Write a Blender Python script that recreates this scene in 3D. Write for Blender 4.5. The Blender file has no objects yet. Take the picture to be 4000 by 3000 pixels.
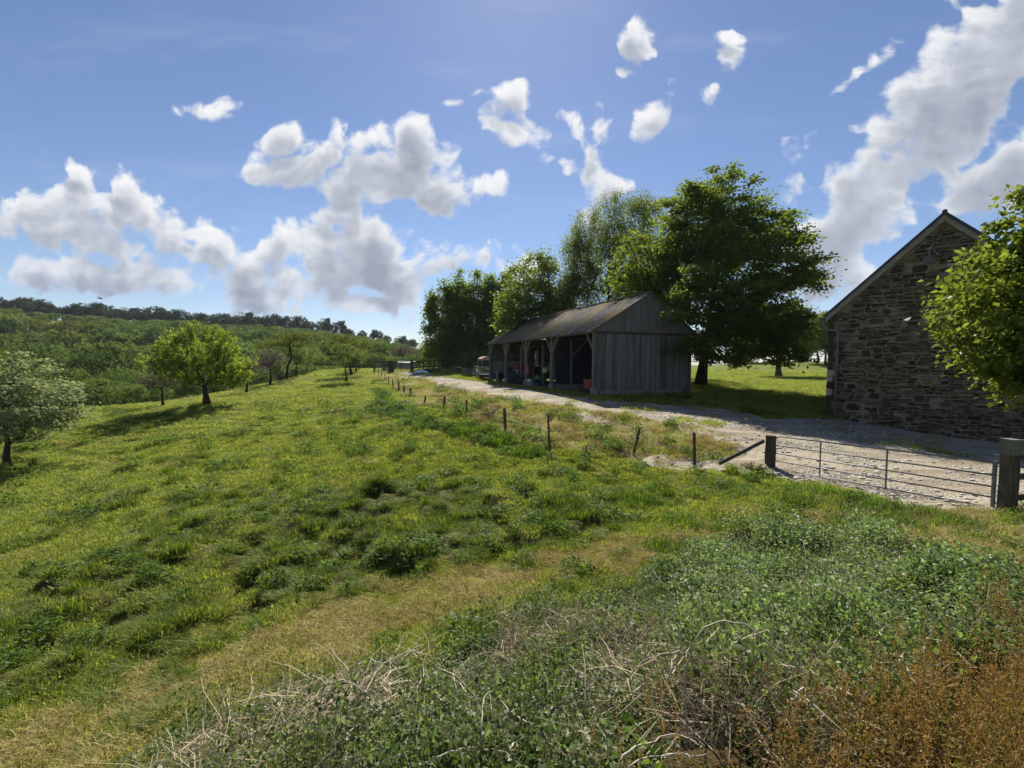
import bpy, math, random
import numpy as np
from mathutils import Vector, Matrix
R = math.radians
scn = bpy.context.scene
COL = scn.collection
# ---------------------------------------------------------------- camera
F = 1750.0
PITCH, ROLL = R(2.82), R(0.35)
M3 = np.array((Matrix.Rotation(R(90) - PITCH, 3, 'X') @ Matrix.Rotation(ROLL, 3, 'Z')))
def ray(px, py):
    return M3 @ np.array([(px - 2000) / F, (1500 - py) / F, -1.0])
def at(px, py, Y):
    d = ray(px, py)
    return d * (Y / d[1])
def project(P):
    """world points (N,3) -> photograph pixels (N,2) and depth"""
    C = P @ M3
    dep = np.maximum(-C[:, 2], 1e-3)
    return 2000 + F * C[:, 0] / dep, 1500 - F * C[:, 1] / dep, -C[:, 2]
cd = bpy.data.cameras.new('camera'); cam = bpy.data.objects.new('camera', cd); COL.objects.link(cam)
cd.sensor_width = 36; cd.lens = 36 * F / 4000; cd.clip_start = 0.05; cd.clip_end = 6000
cam.rotation_euler = Matrix(M3.tolist()).to_euler()
scn.camera = cam
# ---------------------------------------------------------------- object helpers
def tag(o, label=None, cat=None, group=None, kind=None):
    if label: o['label'] = label
    if cat: o['category'] = cat
    if group: o['group'] = group
    if kind: o['kind'] = kind
    return o
def empty(name, loc, rz=0.0, label=None, cat=None, group=None):
    o = bpy.data.objects.new(name, None); COL.objects.link(o)
    o.empty_display_size = 0.2
    o.location = loc; o.rotation_euler = (0, 0, rz)
    return tag(o, label, cat, group)
def link(name, me, parent=None, mat=None):
    o = bpy.data.objects.new(name, me); COL.objects.link(o)
    if mat is not None and len(me.materials) == 0: me.materials.append(mat)
    if parent is not None: o.parent = parent
    return o
def np_mesh(name, V, faces, tint=None, smooth=False):
    """V (N,3); faces: (M,k) array or list of arrays of different k"""
    me = bpy.data.meshes.new(name)
    V = np.asarray(V, dtype=np.float32)
    fl = faces if isinstance(faces, list) else [faces]
    fl = [np.asarray(f, dtype=np.int32) for f in fl if len(f)]
    me.vertices.add(len(V)); me.vertices.foreach_set('co', V.ravel())
    tot = np.concatenate([np.full(len(f), f.shape[1], dtype=np.int32) for f in fl])
    idx = np.concatenate([f.ravel() for f in fl])
    me.loops.add(len(idx)); me.loops.foreach_set('vertex_index', idx)
    st = np.zeros(len(tot), dtype=np.int32); st[1:] = np.cumsum(tot)[:-1]
    me.polygons.add(len(tot)); me.polygons.foreach_set('loop_start', st)
    if smooth: me.polygons.foreach_set('use_smooth', np.ones(len(tot), dtype=bool))
    me.update(calc_edges=True)
    if tint is not None:
        a = me.attributes.new('tint', 'FLOAT', 'POINT'); a.data.foreach_set('value', np.asarray(tint, dtype=np.float32))
    return me
class MB:
    def __init__(s): s.v = []; s.f = []; s.t = []; s.tv = 0.5
    def add(s, vs, fs):
        n = len(s.v); s.v += [tuple(map(float, p)) for p in vs]; s.t += [s.tv] * len(vs)
        s.f += [tuple(i + n for i in q) for q in fs]; return s
    def box(s, a, b, M=None):
        x0, y0, z0 = a; x1, y1, z1 = b
        vs = [(x0,y0,z0),(x1,y0,z0),(x1,y1,z0),(x0,y1,z0),(x0,y0,z1),(x1,y0,z1),(x1,y1,z1),(x0,y1,z1)]
        if M is not None: vs = [tuple(M @ Vector(p)) for p in vs]
        return s.add(vs, [(3,2,1,0),(4,5,6,7),(0,1,5,4),(1,2,6,5),(2,3,7,6),(3,0,4,7)])
    def bar(s, p, q, w, h=None, up=(0,0,1)):
        """box section beam from p to q"""
        h = w if h is None else h
        p = Vector(p); q = Vector(q); d = (q - p).normalized(); u = Vector(up)
        if abs(d.dot(u)) > 0.98: u = Vector((0, 1, 0))
        sd = d.cross(u).normalized(); u2 = sd.cross(d)
        vs = []
        for c in (p, q):
            for a, b in ((-1,-1),(1,-1),(1,1),(-1,1)): vs.append(c + sd * (a * w / 2) + u2 * (b * h / 2))
        return s.add(vs, [(3,2,1,0),(4,5,6,7),(0,1,5,4),(1,2,6,5),(2,3,7,6),(3,0,4,7)])
    def tube(s, pts, rad, n=6, cap=True):
        pts = [Vector(p) for p in pts]
        rad = [rad] * len(pts) if isinstance(rad, (int, float)) else rad
        d0 = (pts[1] - pts[0]).normalized()
        u = d0.orthogonal().normalized(); vs = []
        for i, p in enumerate(pts):
            d = (pts[min(i + 1, len(pts) - 1)] - pts[max(i - 1, 0)]).normalized()
            u = (u - d * u.dot(d)).normalized(); w = d.cross(u)
            for k in range(n):
                a = 2 * math.pi * k / n
                vs.append(p + (u * math.cos(a) + w * math.sin(a)) * rad[i])
        fs = [(i*n+k, i*n+(k+1)%n, (i+1)*n+(k+1)%n, (i+1)*n+k) for i in range(len(pts)-1) for k in range(n)]
        if cap: fs += [tuple(range(n))[::-1], tuple(range((len(pts)-1)*n, len(pts)*n))]
        return s.add(vs, fs)
    def lathe(s, prof, n=14, c=(0,0,0), M=None):
        vs = []
        for r, z in prof:
            for k in range(n):
                a = 2*math.pi*k/n; p = Vector((r*math.cos(a), r*math.sin(a), z))
                if M is not None: p = M @ p
                vs.append(p + Vector(c))
        m = len(prof)
        fs = [(i*n+k, i*n+(k+1)%n, (i+1)*n+(k+1)%n, (i+1)*n+k) for i in range(m-1) for k in range(n)]
        fs += [tuple(range(n))[::-1], tuple(range((m-1)*n, m*n))]
        return s.add(vs, fs)
    def prism(s, poly, a, b):
        """polygon given as 3D points pushed by vector b-a"""
        o = Vector(b) - Vector(a); n = len(poly)
        vs = [Vector(p) for p in poly] + [Vector(p) + o for p in poly]
        fs = [tuple(range(n))[::-1], tuple(range(n, 2*n))] + [(i, (i+1)%n, n+(i+1)%n, n+i) for i in range(n)]
        return s.add(vs, fs)
    def build(s, name, mat, parent=None, smooth=False):
        me = bpy.data.meshes.new(name); me.from_pydata(s.v, [], s.f)
        a = me.attributes.new('tint', 'FLOAT', 'POINT'); a.data.foreach_set('value', np.array(s.t, dtype=np.float32))
        if smooth: me.polygons.foreach_set('use_smooth', np.ones(len(me.polygons), dtype=bool))
        me.update()
        return link(name, me, parent, mat)
# ---------------------------------------------------------------- material helpers
class NT:
    def __init__(s, tree): s.t = tree; s.n = tree.nodes; s.l = tree.links
    def new(s, typ, **kw):
        nd = s.n.new(typ)
        for k, v in kw.items(): setattr(nd, k, v)
        return nd
    def put(s, sock, val):
        if isinstance(val, bpy.types.NodeSocket): s.l.new(val, sock)
        elif val is not None:
            if isinstance(val, (tuple, list)) and len(val) == 3 and sock.type == 'RGBA': val = (*val, 1)
            sock.default_value = val
    def math(s, op, a, b=None, c=None, clamp=False):
        nd = s.new('ShaderNodeMath', operation=op, use_clamp=clamp)
        for i, v in enumerate((a, b, c)):
            if v is not None: s.put(nd.inputs[i], v)
        return nd.outputs[0]
    def vmath(s, op, a, b=None):
        nd = s.new('ShaderNodeVectorMath', operation=op)
        for i, v in enumerate((a, b)):
            if v is not None: s.put(nd.inputs[i], v)
        return nd.outputs[1] if op in ('LENGTH', 'DOT_PRODUCT', 'DISTANCE') else nd.outputs[0]
    def mix(s, fac, a, b, blend='MIX'):
        nd = s.new('ShaderNodeMix', data_type='RGBA', blend_type=blend)
        s.put(nd.inputs[0], fac); s.put(nd.inputs[6], a); s.put(nd.inputs[7], b)
        return nd.outputs[2]
    def noise(s, vec, scale, detail=4, rough=0.55, dist=0.0, out=0):
        nd = s.new('ShaderNodeTexNoise')
        s.put(nd.inputs['Vector'], vec); nd.inputs['Scale'].default_value = scale
        nd.inputs['Detail'].default_value = detail; nd.inputs['Roughness'].default_value = rough
        nd.inputs['Distortion'].default_value = dist
        return nd.outputs[out]
    def ramp(s, fac, stops, interp='LINEAR'):
        nd = s.new('ShaderNodeValToRGB'); cr = nd.color_ramp; cr.interpolation = interp
        while len(cr.elements) < len(stops): cr.elements.new(0.5)
        for e, (p, c) in zip(cr.elements, stops):
            e.position = p; e.color = (*c, 1) if len(c) == 3 else c
        s.put(nd.inputs[0], fac); return nd.outputs[0]
    def smooth(s, v, a, b):
        nd = s.new('ShaderNodeMapRange', interpolation_type='SMOOTHSTEP')
        s.put(nd.inputs[0], v); nd.inputs[1].default_value = a; nd.inputs[2].default_value = b
        return nd.outputs[0]
    def attr(s, name, typ='GEOMETRY', out=2):
        nd = s.new('ShaderNodeAttribute', attribute_name=name, attribute_type=typ); return nd.outputs[out]
    def mapping(s, vec, loc=(0,0,0), rot=(0,0,0), scale=(1,1,1), typ='POINT'):
        nd = s.new('ShaderNodeMapping', vector_type=typ); s.put(nd.inputs[0], vec)
        nd.inputs[1].default_value = loc; nd.inputs[2].default_value = rot; nd.inputs[3].default_value = scale
        return nd.outputs[0]
    def bump(s, h, strength=0.5, dist=0.02):
        nd = s.new('ShaderNodeBump'); s.put(nd.inputs['Height'], h)
        nd.inputs['Strength'].default_value = strength; nd.inputs['Distance'].default_value = dist
        return nd.outputs[0]
def new_mat(name):
    m = bpy.data.materials.new(name); m.use_nodes = True; m.node_tree.nodes.clear()
    t = NT(m.node_tree); out = t.new('ShaderNodeOutputMaterial')
    return m, t, out
def principled(t, out, col, rough=0.8, metal=0.0, normal=None, spec=0.3):
    b = t.new('ShaderNodeBsdfPrincipled')
    t.put(b.inputs['Base Color'], col); t.put(b.inputs['Roughness'], rough); t.put(b.inputs['Metallic'], metal)
    b.inputs['Specular IOR Level'].default_value = spec
    if normal is not None: t.l.new(normal, b.inputs['Normal'])
    t.l.new(b.outputs[0], out.inputs[0]); return b
def surf(name, cols, scale=3.0, stretch=(1,1,1), rough=0.85, metal=0.0, bump=0.4, bdist=0.01, detail=6, tint=0.0, fine=12.0, spec=0.25):
    """worn surface: colour ramp on object-space noise, optional per-piece tint, fine bump"""
    m, t, out = new_mat(name)
    tc = t.new('ShaderNodeTexCoord').outputs['Object']
    v = t.mapping(tc, scale=stretch)
    n = t.noise(v, scale, detail, 0.65)
    fac = n
    if tint: fac = t.math('ADD', t.math('MULTIPLY', n, 1.0), t.math('MULTIPLY', t.math('SUBTRACT', t.attr('tint'), 0.5), tint))
    k = len(cols); lo, hi = 0.3, 0.7
    col = t.ramp(fac, [(lo + (hi - lo) * i / max(1, k - 1), c) for i, c in enumerate(cols)])
    nf = t.noise(v, scale * fine, 4, 0.7)
    col = t.mix(t.math('MULTIPLY', t.math('SUBTRACT', nf, 0.35, clamp=True), 0.9), col, tuple(c * 0.45 for c in cols[0]))
    nb = t.bump(t.math('ADD', n, nf), bump, bdist)
    principled(t, out, col, rough, metal, nb, spec)
    return m
def leaf_mat(name, ca, cb, trans, mixt=0.5, gloss=0.05, rnd=0.0, rough=0.4):
    """leaf blade: diffuse reflection + coloured transmission, varied by the leaf's own tint"""
    m, t, out = new_mat(name)
    tt = t.attr('tint')
    if rnd:
        oi = t.new('ShaderNodeObjectInfo').outputs['Random']
        tt = t.math('ADD', t.math('MULTIPLY', tt, 1 - rnd), t.math('MULTIPLY', oi, rnd))
    col = t.mix(tt, ca, cb)
    ctr = t.mix(tt, tuple(c * 0.6 for c in trans), trans)
    d = t.new('ShaderNodeBsdfDiffuse'); t.put(d.inputs[0], col)
    tr = t.new('ShaderNodeBsdfTranslucent'); t.put(tr.inputs[0], ctr)
    mx = t.new('ShaderNodeMixShader'); mx.inputs[0].default_value = mixt
    t.l.new(d.outputs[0], mx.inputs[1]); t.l.new(tr.outputs[0], mx.inputs[2])
    g = t.new('ShaderNodeBsdfGlossy'); g.inputs['Roughness'].default_value = rough
    mg = t.new('ShaderNodeMixShader'); mg.inputs[0].default_value = gloss
    t.l.new(mx.outputs[0], mg.inputs[1]); t.l.new(g.outputs[0], mg.inputs[2])
    t.l.new(mg.outputs[0], out.inputs[0]); return m
# ---------------------------------------------------------------- terrain height
BC = np.array([5.15, 27.8]); BANG = math.atan2(0.346, 0.938); BZ = -2.1   # barn corner, turn, floor level
BB = np.array([math.cos(BANG), math.sin(BANG)]); BA = np.array([-BB[1], BB[0]])
BL, BW = 21.8, 7.4
HC = np.array([15.5, 22.0]); HD = np.array([0.714, -0.70]); HD /= np.linalg.norm(HD); HN = np.array([HD[1], -HD[0]])  # house corner, gable dir, outward
ctl = []
for px, py, Y in [
 (0,3000,4.0),(868,2990,3.2),(2000,3000,2.3),(2900,3000,2.1),(4000,3000,2.0),(4000,2500,3.2),(3400,2500,4.0),(2600,2600,3.8),
 (2000,2622,4.0),(1400,2650,4.6),(700,2750,4.9),(3000,2080,9),(3500,2100,8.3),(4000,2100,7.8),(3500,2300,5.9),(4000,2300,5.5),
 (2400,2350,6.7),(1800,2350,7),(1200,2400,7),(600,2500,6.8),(0,2600,6.2),(0,2400,8),(600,2200,10),(0,2000,14.5),(1200,2100,11.2),
 (2000,2000,12.3),(2600,1900,13.8),(2600,2100,9.6),(3007,1860,13.4),(3877,1982,9.9),(400,1800,21),(33,1826,22),(1000,1700,25.5),
 (1500,1750,20.5),(2000,1800,17.7),
 (2714,1823,15.4),(2474,1780,16.9),(2146,1744,18.6),(1975,1674,21.8),(1823,1618,25.8),(1737,1593,28.5),(1659,1579,30.5),
 (1606,1539,37),(1558,1523,41),(1505,1493,48),(1463,1457,58),
 (1506,1457,59),(1668,1484,47),(1759,1516,39),(1900,1538,33),(2000,1560,28.5),(2193,1588,24.5),(2388,1611,22),(2614,1651,19.8),
 (2800,1676,18.6),(3000,1760,15.8),(3226,1630,22),(3900,1729,18),(3600,1800,14.8),(2700,1600,23.5),(3000,1634,22),
 (1525,1455,57),(1613,1452,57),(1700,1448,58),(1800,1462,53),(1880,1478,49),
 (2736,1500,34),(2900,1513,36),(3100,1515,37),(3200,1455,70),(2800,1455,70),(3000,1413,110),(3230,1413,110),
 (808,1579,34),(637,1588,37),(271,1609,43),(962,1537,43),(1055,1509,50),(1121,1491,56),(1158,1479,61),(1198,1465,68),(1230,1457,72),
 (1353,1491,48),(1370,1468,55),(1399,1450,62),(1300,1580,34)]:
    ctl.append(tuple(at(px, py, Y)))
ctl += [(0,0,-1.65),(0,1,-1.75),(1.5,1.5,-1.75),(3,2.3,-1.8),(-1.5,1,-1.95),(2,0,-1.65),(-2,-1,-1.7),(3,-2,-1.65),(0,-3,-1.6)]
for s, w in ((-1,0),(-1,7.4),(10,-.6),(0,0),(0,7.4),(21.8,0),(21.8,7.4),(11,0),(11,7.4)):
    p = BC + BA * s + BB * w; ctl.append((p[0], p[1], BZ))
for th, lst in {-49:((60,-5.6),(75,-9),(110,-13),(160,-9),(250,9),(330,22),(420,22),(1500,20)), -70:((5,-4.2),(20,-6),(60,-9),(150,-8),(300,14),(1500,15)),
   -30:((66,-3.4),(85,-7),(120,-8),(160,-4),(260,6.5),(340,17),(500,17),(1500,12)), -15:((75,-1.3),(110,-3),(160,-2),(260,5),(350,12),(1500,8)),
   -10:((80,-1.2),(200,-2),(350,3.5),(1500,0)), 5:((80,-1),(200,-1),(600,-3),(1500,-5)), 25:((130,-.4),(300,-6),(1500,-25)), 45:((60,-1.4),(110,0),(300,-6),(1500,-25)),
   62:((12,-3),(25,-2.9),(60,-2),(300,-5),(1500,-25)), 95:((5,-2),(30,-2),(300,-5),(1500,-20)), 135:((10,-1.6),(100,-2),(1500,-10)), 179:((10,-1.6),(100,-2),(1500,0)),
   -179:((10,-1.6),(100,-2),(1500,0)), -135:((10,-2.2),(100,-5),(1500,0)), -100:((5,-3),(30,-5),(150,-8),(1500,10))}.items():
    for r, z in lst: ctl.append((r * math.sin(R(th)), r * math.cos(R(th)), z))
ctl = np.array(ctl)
KTH = 2.2
def warp(x, y):
    r = np.hypot(x, y)
    return np.stack([np.arctan2(x, y) * KTH, np.log(r + 1.0)], -1)
def tps_k(d2): return 0.5 * d2 * np.log(d2 + 1e-9)
_W = warp(ctl[:, 0], ctl[:, 1]); _n = len(_W)
_A = np.zeros((_n + 3, _n + 3)); _d2 = ((_W[:, None] - _W[None]) ** 2).sum(-1)
_A[:_n, :_n] = tps_k(_d2) + np.eye(_n) * 4e-3
_A[:_n, _n] = 1; _A[_n, :_n] = 1; _A[:_n, _n+1:] = _W; _A[_n+1:, :_n] = _W.T
_C = np.linalg.solve(_A, np.concatenate([ctl[:, 2], np.zeros(3)]))
_rs = np.random.default_rng(5)
def sstep(x, a, b):
    t = np.clip((x - a) / (b - a), 0, 1); return t * t * (3 - 2 * t)
_perm = _rs.permutation(512)
def vnoise(x, y, seed=0):
    """smooth value noise -1..1"""
    xi = np.floor(x).astype(int); yi = np.floor(y).astype(int); fx = x - xi; fy = y - yi
    fx = fx*fx*(3-2*fx); fy = fy*fy*(3-2*fy)
    def h(a, b): return _perm[(_perm[(a + seed * 37) & 511] + b) & 511] / 255.5 - 1
    return (h(xi,yi)*(1-fx)+h(xi+1,yi)*fx)*(1-fy) + (h(xi,yi+1)*(1-fx)+h(xi+1,yi+1)*fx)*fy
def fbm(x, y, oct=3, seed=0):
    s = 0; a = 1.0
    for o in range(oct):
        s = s + a * vnoise(x * 2**o + 17.3*o, y * 2**o - 9.1*o, seed + o); a *= 0.5
    return s
def base_h(x, y):
    x = np.asarray(x, float).ravel(); y = np.asarray(y, float).ravel(); out = np.empty(len(x))
    for i in range(0, len(x), 20000):
        w = warp(x[i:i+20000], y[i:i+20000])
        d2 = ((w[:, None] - _W[None]) ** 2).sum(-1)
        out[i:i+20000] = tps_k(d2) @ _C[:_n] + _C[_n] + w @ _C[_n+1:]
    # level floor under the shed
    dx = x - BC[0]; dy = y - BC[1]; s = dx*BA[0] + dy*BA[1]; w = dx*BB[0] + dy*BB[1]
    dist = np.hypot(np.maximum(np.maximum(-s, s - BL), 0), np.maximum(np.maximum(-w, w - BW), 0))
    k = 1 - sstep(dist, 0.4, 2.2)
    return out * (1 - k) + BZ * k
def in_poly(px, py, poly):
    P = np.array(poly, float); c = np.zeros(len(px), bool); j = len(P) - 1
    for i in range(len(P)):
        a, b = P[i], P[j]
        cond = ((a[1] > py) != (b[1] > py)) & (px < (b[0]-a[0]) * (py-a[1]) / (b[1]-a[1] + 1e-12) + a[0])
        c ^= cond; j = i
    return c
# outlines of the ground zones as they lie on the undisturbed ground
Z_DRIVE = [(1490,1451),(1560,1462),(1668,1486),(1759,1518),(1900,1541),(1960,1555),(2193,1590),(2388,1613),(2614,1653),(2790,1678),(2860,1720),(2890,1790),(2990,1845),
  (3095,1880),(3250,1905),(3407,1940),(3500,1982),(3700,2003),(3859,1999),(4100,2015),(5200,2100),(6500,2050),(6500,1760),(4200,1745),(3900,1722),(3600,1688),(3400,1650),(3226,1634),
  (3000,1634),(2850,1600),(2700,1585),(2478,1570),(2330,1562),(2150,1530),(1990,1508),(1880,1492),(1780,1478),(1700,1466),(1640,1456),(1560,1451)]
Z_BANK = [(1480,1455),(1668,1484),(1759,1516),(1900,1540),(2193,1588),(2614,1651),(2800,1676),(3000,1790),(3000,1850),(2714,1830),(2474,1790),(2146,1750),(1975,1690),(1823,1635),(1737,1600),(1659,1585),(1558,1530),(1463,1460)]
Z_SCREE = [(2240,1612),(2330,1620),(2400,1650),(2380,1668),(2290,1655)], [(2480,1785),(2560,1768),(2680,1790),(2770,1800),(2900,1790),(2960,1850),(2880,1842),(2740,1836),(2620,1840),(2540,1815)], [(2640,1665),(2800,1690),(2990,1760),(2990,1850),(2860,1740),(2700,1700)]
Z_TALL = [(1460,1480),(1500,1540),(1620,1600),(1700,1640),(1850,1660),(2000,1720),(2150,1760),(2080,1790),(1900,1740),(1700,1680),(1560,1640),(1430,1600),(1480,1560)]
Z_DRY = [(-900,3500),(-300,3000),(300,2780),(800,2560),(1200,2430),(1650,2290),(2000,2200),(2400,2130),(2700,2080),(2950,2000),(2850,2090),(2500,2200),(2150,2260),(1800,2400),(1500,2520),(1100,2680),(800,2860),(560,3000),(300,3300),(-300,3800)]
Z_DITCH = [(-1500,2750),(-600,2600),(0,2350),(500,2150),(1000,1990),(1500,1900),(1900,1900),(2250,1960),(2400,2030),(2300,2110),(1900,2190),(1500,2280),(1000,2430),(500,2620),(0,2800),(-500,3050),(-1500,3600)]
Z_BRAMBLE = [(480,3120),(820,2980),(1050,2860),(1400,2730),(1650,2590),(1950,2480),(2300,2350),(2600,2230),(2800,2130),(3000,2060),(3250,2110),(3600,2200),(3900,2330),(4400,2520),(5600,2900),(6000,4200),(4200,4400),(2000,4500),(300,3600)]
Z_SORREL = [(2300,3380),(2650,3200),(3000,3060),(3320,2890),(3620,2730),(3920,2600),(4300,2480),(5600,2800),(5600,4800),(2500,4400)]
Z_LAWN = [(2700,1400),(2700,1580),(2900,1590),(3050,1625),(3240,1625),(3400,1500),(3400,1395),(3000,1395)]
def zone(poly, px, py, dep, x, y, wob=14.0, seed=3):
    s = 30.0 / np.maximum(dep, 1.5)
    qx = px + fbm(x * 1.3, y * 1.3, 3, seed) * wob * s * 0.6
    qy = py + fbm(x * 1.3 + 50, y * 1.3, 3, seed + 1) * wob * s * 0.35
    return in_poly(qx, qy, poly) & (dep > 0.3)
def soft(poly, px, py, dep, x, y, wob, seeds=(3, 9, 21, 33)):
    return sum(zone(poly, px, py, dep, x, y, wob, s).astype(float) for s in seeds) / len(seeds)
def ground(x, y):
    """ground level with its small humps"""
    x = np.asarray(x, float).ravel(); y = np.asarray(y, float).ravel()
    h = base_h(x, y); P = np.stack([x, y, h], -1); px, py, dep = project(P)
    r = np.hypot(x, y)
    dit = soft(Z_DITCH, px, py, dep, x, y, 30); bra = soft(Z_BRAMBLE, px, py, dep, x, y, 30); ban = soft(Z_BANK, px, py, dep, x, y, 6)
    drv = soft(Z_DRIVE, px, py, dep, x, y, 4)
    near = 1 - sstep(r, 60, 110)
    hum = fbm(x * .9, y * .9, 3, 7); hum2 = fbm(x * 2.3, y * 2.3, 2, 11)
    amp = 0.05 * (1 - drv * 0.85)
    z = h + near * amp * (hum + 0.6 * hum2) + dit * (0.24 * np.abs(hum) + 0.15 * hum2) + bra * (0.13 * hum + 0.10 * hum2) + ban * 0.06 * hum2
    dx = x - BC[0]; dy = y - BC[1]; s = dx*BA[0] + dy*BA[1]; w = dx*BB[0] + dy*BB[1]
    ins = (s > -.3) & (s < BL + .3) & (w > -.3) & (w < BW + .3)
    return np.where(ins, h, z)
def gz(x, y): return float(ground([x], [y])[0])
def hit(px, py, far=400.0):
    """where the sight line through a photograph pixel meets the ground"""
    d = ray(px, py); d = d / np.hypot(d[0], d[1])
    t = np.geomspace(1.2, far, 1400); P = d[None] * t[:, None]
    g = base_h(P[:, 0], P[:, 1]); k = np.argmax(P[:, 2] < g)
    if not (P[:, 2] < g).any(): k = int(np.argmin(P[:, 2] - g))
    return np.array([P[k, 0], P[k, 1], g[k]])
# ---------------------------------------------------------------- ground sheet and gravel drive
def front_angles():
    a = np.concatenate([np.arange(-180, -64, 3.0), np.arange(-64, 64, 0.17), np.arange(64, 180, 3.0)])
    return np.radians(a)
TH = front_angles(); RR = np.concatenate([[0.05, 0.3, 0.6, 0.9], np.geomspace(1.2, 130, 330), np.geomspace(135, 2600, 60)])
nt, nr = len(TH), len(RR)
gx = (RR[:, None] * np.sin(TH)[None]).ravel(); gy = (RR[:, None] * np.cos(TH)[None]).ravel()
gz_ = ground(gx, gy); GV = np.stack([gx, gy, gz_], -1)
ii, jj = np.meshgrid(np.arange(nr - 1), np.arange(nt), indexing='ij')
j2 = (jj + 1) % nt
GF = np.stack([ii*nt+jj, ii*nt+j2, (ii+1)*nt+j2, (ii+1)*nt+jj], -1).reshape(-1, 4)[:, ::-1]
gc = GV[GF].mean(1); gh = base_h(gc[:, 0], gc[:, 1])
cpx, cpy, cdp = project(np.stack([gc[:, 0], gc[:, 1], gh], -1))
is_drive = zone(Z_DRIVE, cpx, cpy, cdp, gc[:, 0], gc[:, 1], 5)
def _barn_in(x, y, m=0.0):
    dx = x - BC[0]; dy = y - BC[1]; s = dx*BA[0] + dy*BA[1]; w = dx*BB[0] + dy*BB[1]
    return (s > -m) & (s < BL + m) & (w > -m) & (w < BW + m)
is_drive |= zone(Z_SCREE[0], cpx, cpy, cdp, gc[:, 0], gc[:, 1], 8) | zone(Z_SCREE[1], cpx, cpy, cdp, gc[:, 0], gc[:, 1], 8) | zone(Z_SCREE[2], cpx, cpy, cdp, gc[:, 0], gc[:, 1], 12)
is_floor = _barn_in(gc[:, 0], gc[:, 1], 0.15)
is_drive &= ~is_floor
hpx, hpy, hdp = project(np.stack([gx, gy, base_h(gx, gy)], -1))
zw = {k: soft(p, hpx, hpy, hdp, gx, gy, wb) for k, p, wb in (('dry', Z_DRY, 30), ('ditch', Z_DITCH, 25), ('bramble', Z_BRAMBLE, 25), ('bank', Z_BANK, 8), ('sorrel', Z_SORREL, 25))}
def ground_mat():
    m, t, out = new_mat('meadow_ground')
    pos = t.new('ShaderNodeNewGeometry').outputs['Position']
    n1 = t.noise(pos, 0.35, 5, .6); n2 = t.noise(pos, 2.2, 5, .65); n3 = t.noise(pos, 14, 4, .7)
    f = t.math('ADD', t.math('MULTIPLY', n1, .5), t.math('MULTIPLY', n2, .5))
    grass = t.ramp(f, [(.3, (.045, .070, .008)), (.45, (.105, .140, .014)), (.55, (.155, .185, .02)), (.7, (.24, .235, .05))])
    grass = t.mix(t.smooth(n3, .5, .75), grass, (.05, .05, .014))
    dry = t.ramp(n2, [(.3, (.13, .12, .03)), (.55, (.28, .24, .075)), (.75, (.38, .31, .12))])
    soil = t.ramp(n2, [(.3, (.022, .022, .008)), (.5, (.045, .04, .014)), (.7, (.10, .085, .03))])
    bank = t.ramp(n2, [(.3, (.14, .125, .035)), (.45, (.24, .215, .07)), (.6, (.33, .285, .11)), (.75, (.45, .39, .26))])
    c = t.mix(t.attr('dry'), grass, dry)
    c = t.mix(t.math('MULTIPLY', t.attr('ditch'), .75), c, soil)
    c = t.mix(t.attr('bank'), c, bank)
    c = t.mix(t.attr('bramble'), c, (.05, .042, .022))
    c = t.mix(t.attr('sorrel'), c, (.09, .05, .02))
    principled(t, out, c, .95, 0, t.bump(t.math('ADD', n2, t.math('MULTIPLY', n3, .6)), .9, .12), .1)
    return m
def gravel_mat():
    m, t, out = new_mat('gravel')
    pos = t.new('ShaderNodeNewGeometry').outputs['Position']
    n1 = t.noise(pos, 0.5, 5, .6); n2 = t.noise(pos, 3.0, 6, .7)
    vo = t.new('ShaderNodeTexVoronoi'); t.put(vo.inputs['Vector'], pos); vo.inputs['Scale'].default_value = 17
    vo2 = t.new('ShaderNodeTexVoronoi'); t.put(vo2.inputs['Vector'], pos); vo2.inputs['Scale'].default_value = 6.5
    st = t.ramp(vo.outputs['Color'], [(0, (.36, .32, .26)), (.5, (.50, .455, .37)), (1, (.62, .575, .49))])
    st = t.mix(t.smooth(vo.outputs['Distance'], .35, .6), st, (.10, .085, .06))
    dirt = t.ramp(n2, [(.3, (.28, .225, .155)), (.7, (.46, .40, .295))])
    c = t.mix(t.smooth(n1, .38, .62), st, dirt)
    c = t.mix(t.math('MULTIPLY', t.smooth(n2, .54, .70), .75), c, (.17, .125, .06)); rut = t.noise(t.mapping(pos, rot=(0, 0, R(-35)), scale=(.25, 1.6, 1)), 1.0, 4, .6); c = t.mix(t.math('MULTIPLY', t.smooth(rut, .48, .62), .7), c, (.20, .155, .10))
    h = t.math('ADD', t.math('MULTIPLY', vo.outputs['Distance'], -1.0), t.math('MULTIPLY', vo2.outputs['Distance'], -.8))
    principled(t, out, c, .9, 0, t.bump(t.math('ADD', h, n2), .9, .03), .15)
    return m
def submesh(name, faces, mat, kind='structure', attrs=True):
    used = np.unique(faces); mp = np.full(len(GV), -1, np.int64); mp[used] = np.arange(len(used))
    me = np_mesh(name, GV[used], mp[faces], smooth=True)
    if attrs:
        for k, v in zw.items():
            a = me.attributes.new(k, 'FLOAT', 'POINT'); a.data.foreach_set('value', v[used].astype(np.float32))
    o = link(name, me, None, mat); tag(o, kind=kind); return o
M_GROUND = ground_mat(); M_GRAVEL = gravel_mat()
submesh('ground', GF[~is_drive & ~is_floor], M_GROUND)
submesh('gravel_drive', GF[is_drive], M_GRAVEL, attrs=False)
submesh('shed_floor', GF[is_floor], surf('packed_earth', [(.018,.016,.013),(.035,.03,.025)], 2.0), attrs=False)
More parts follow.
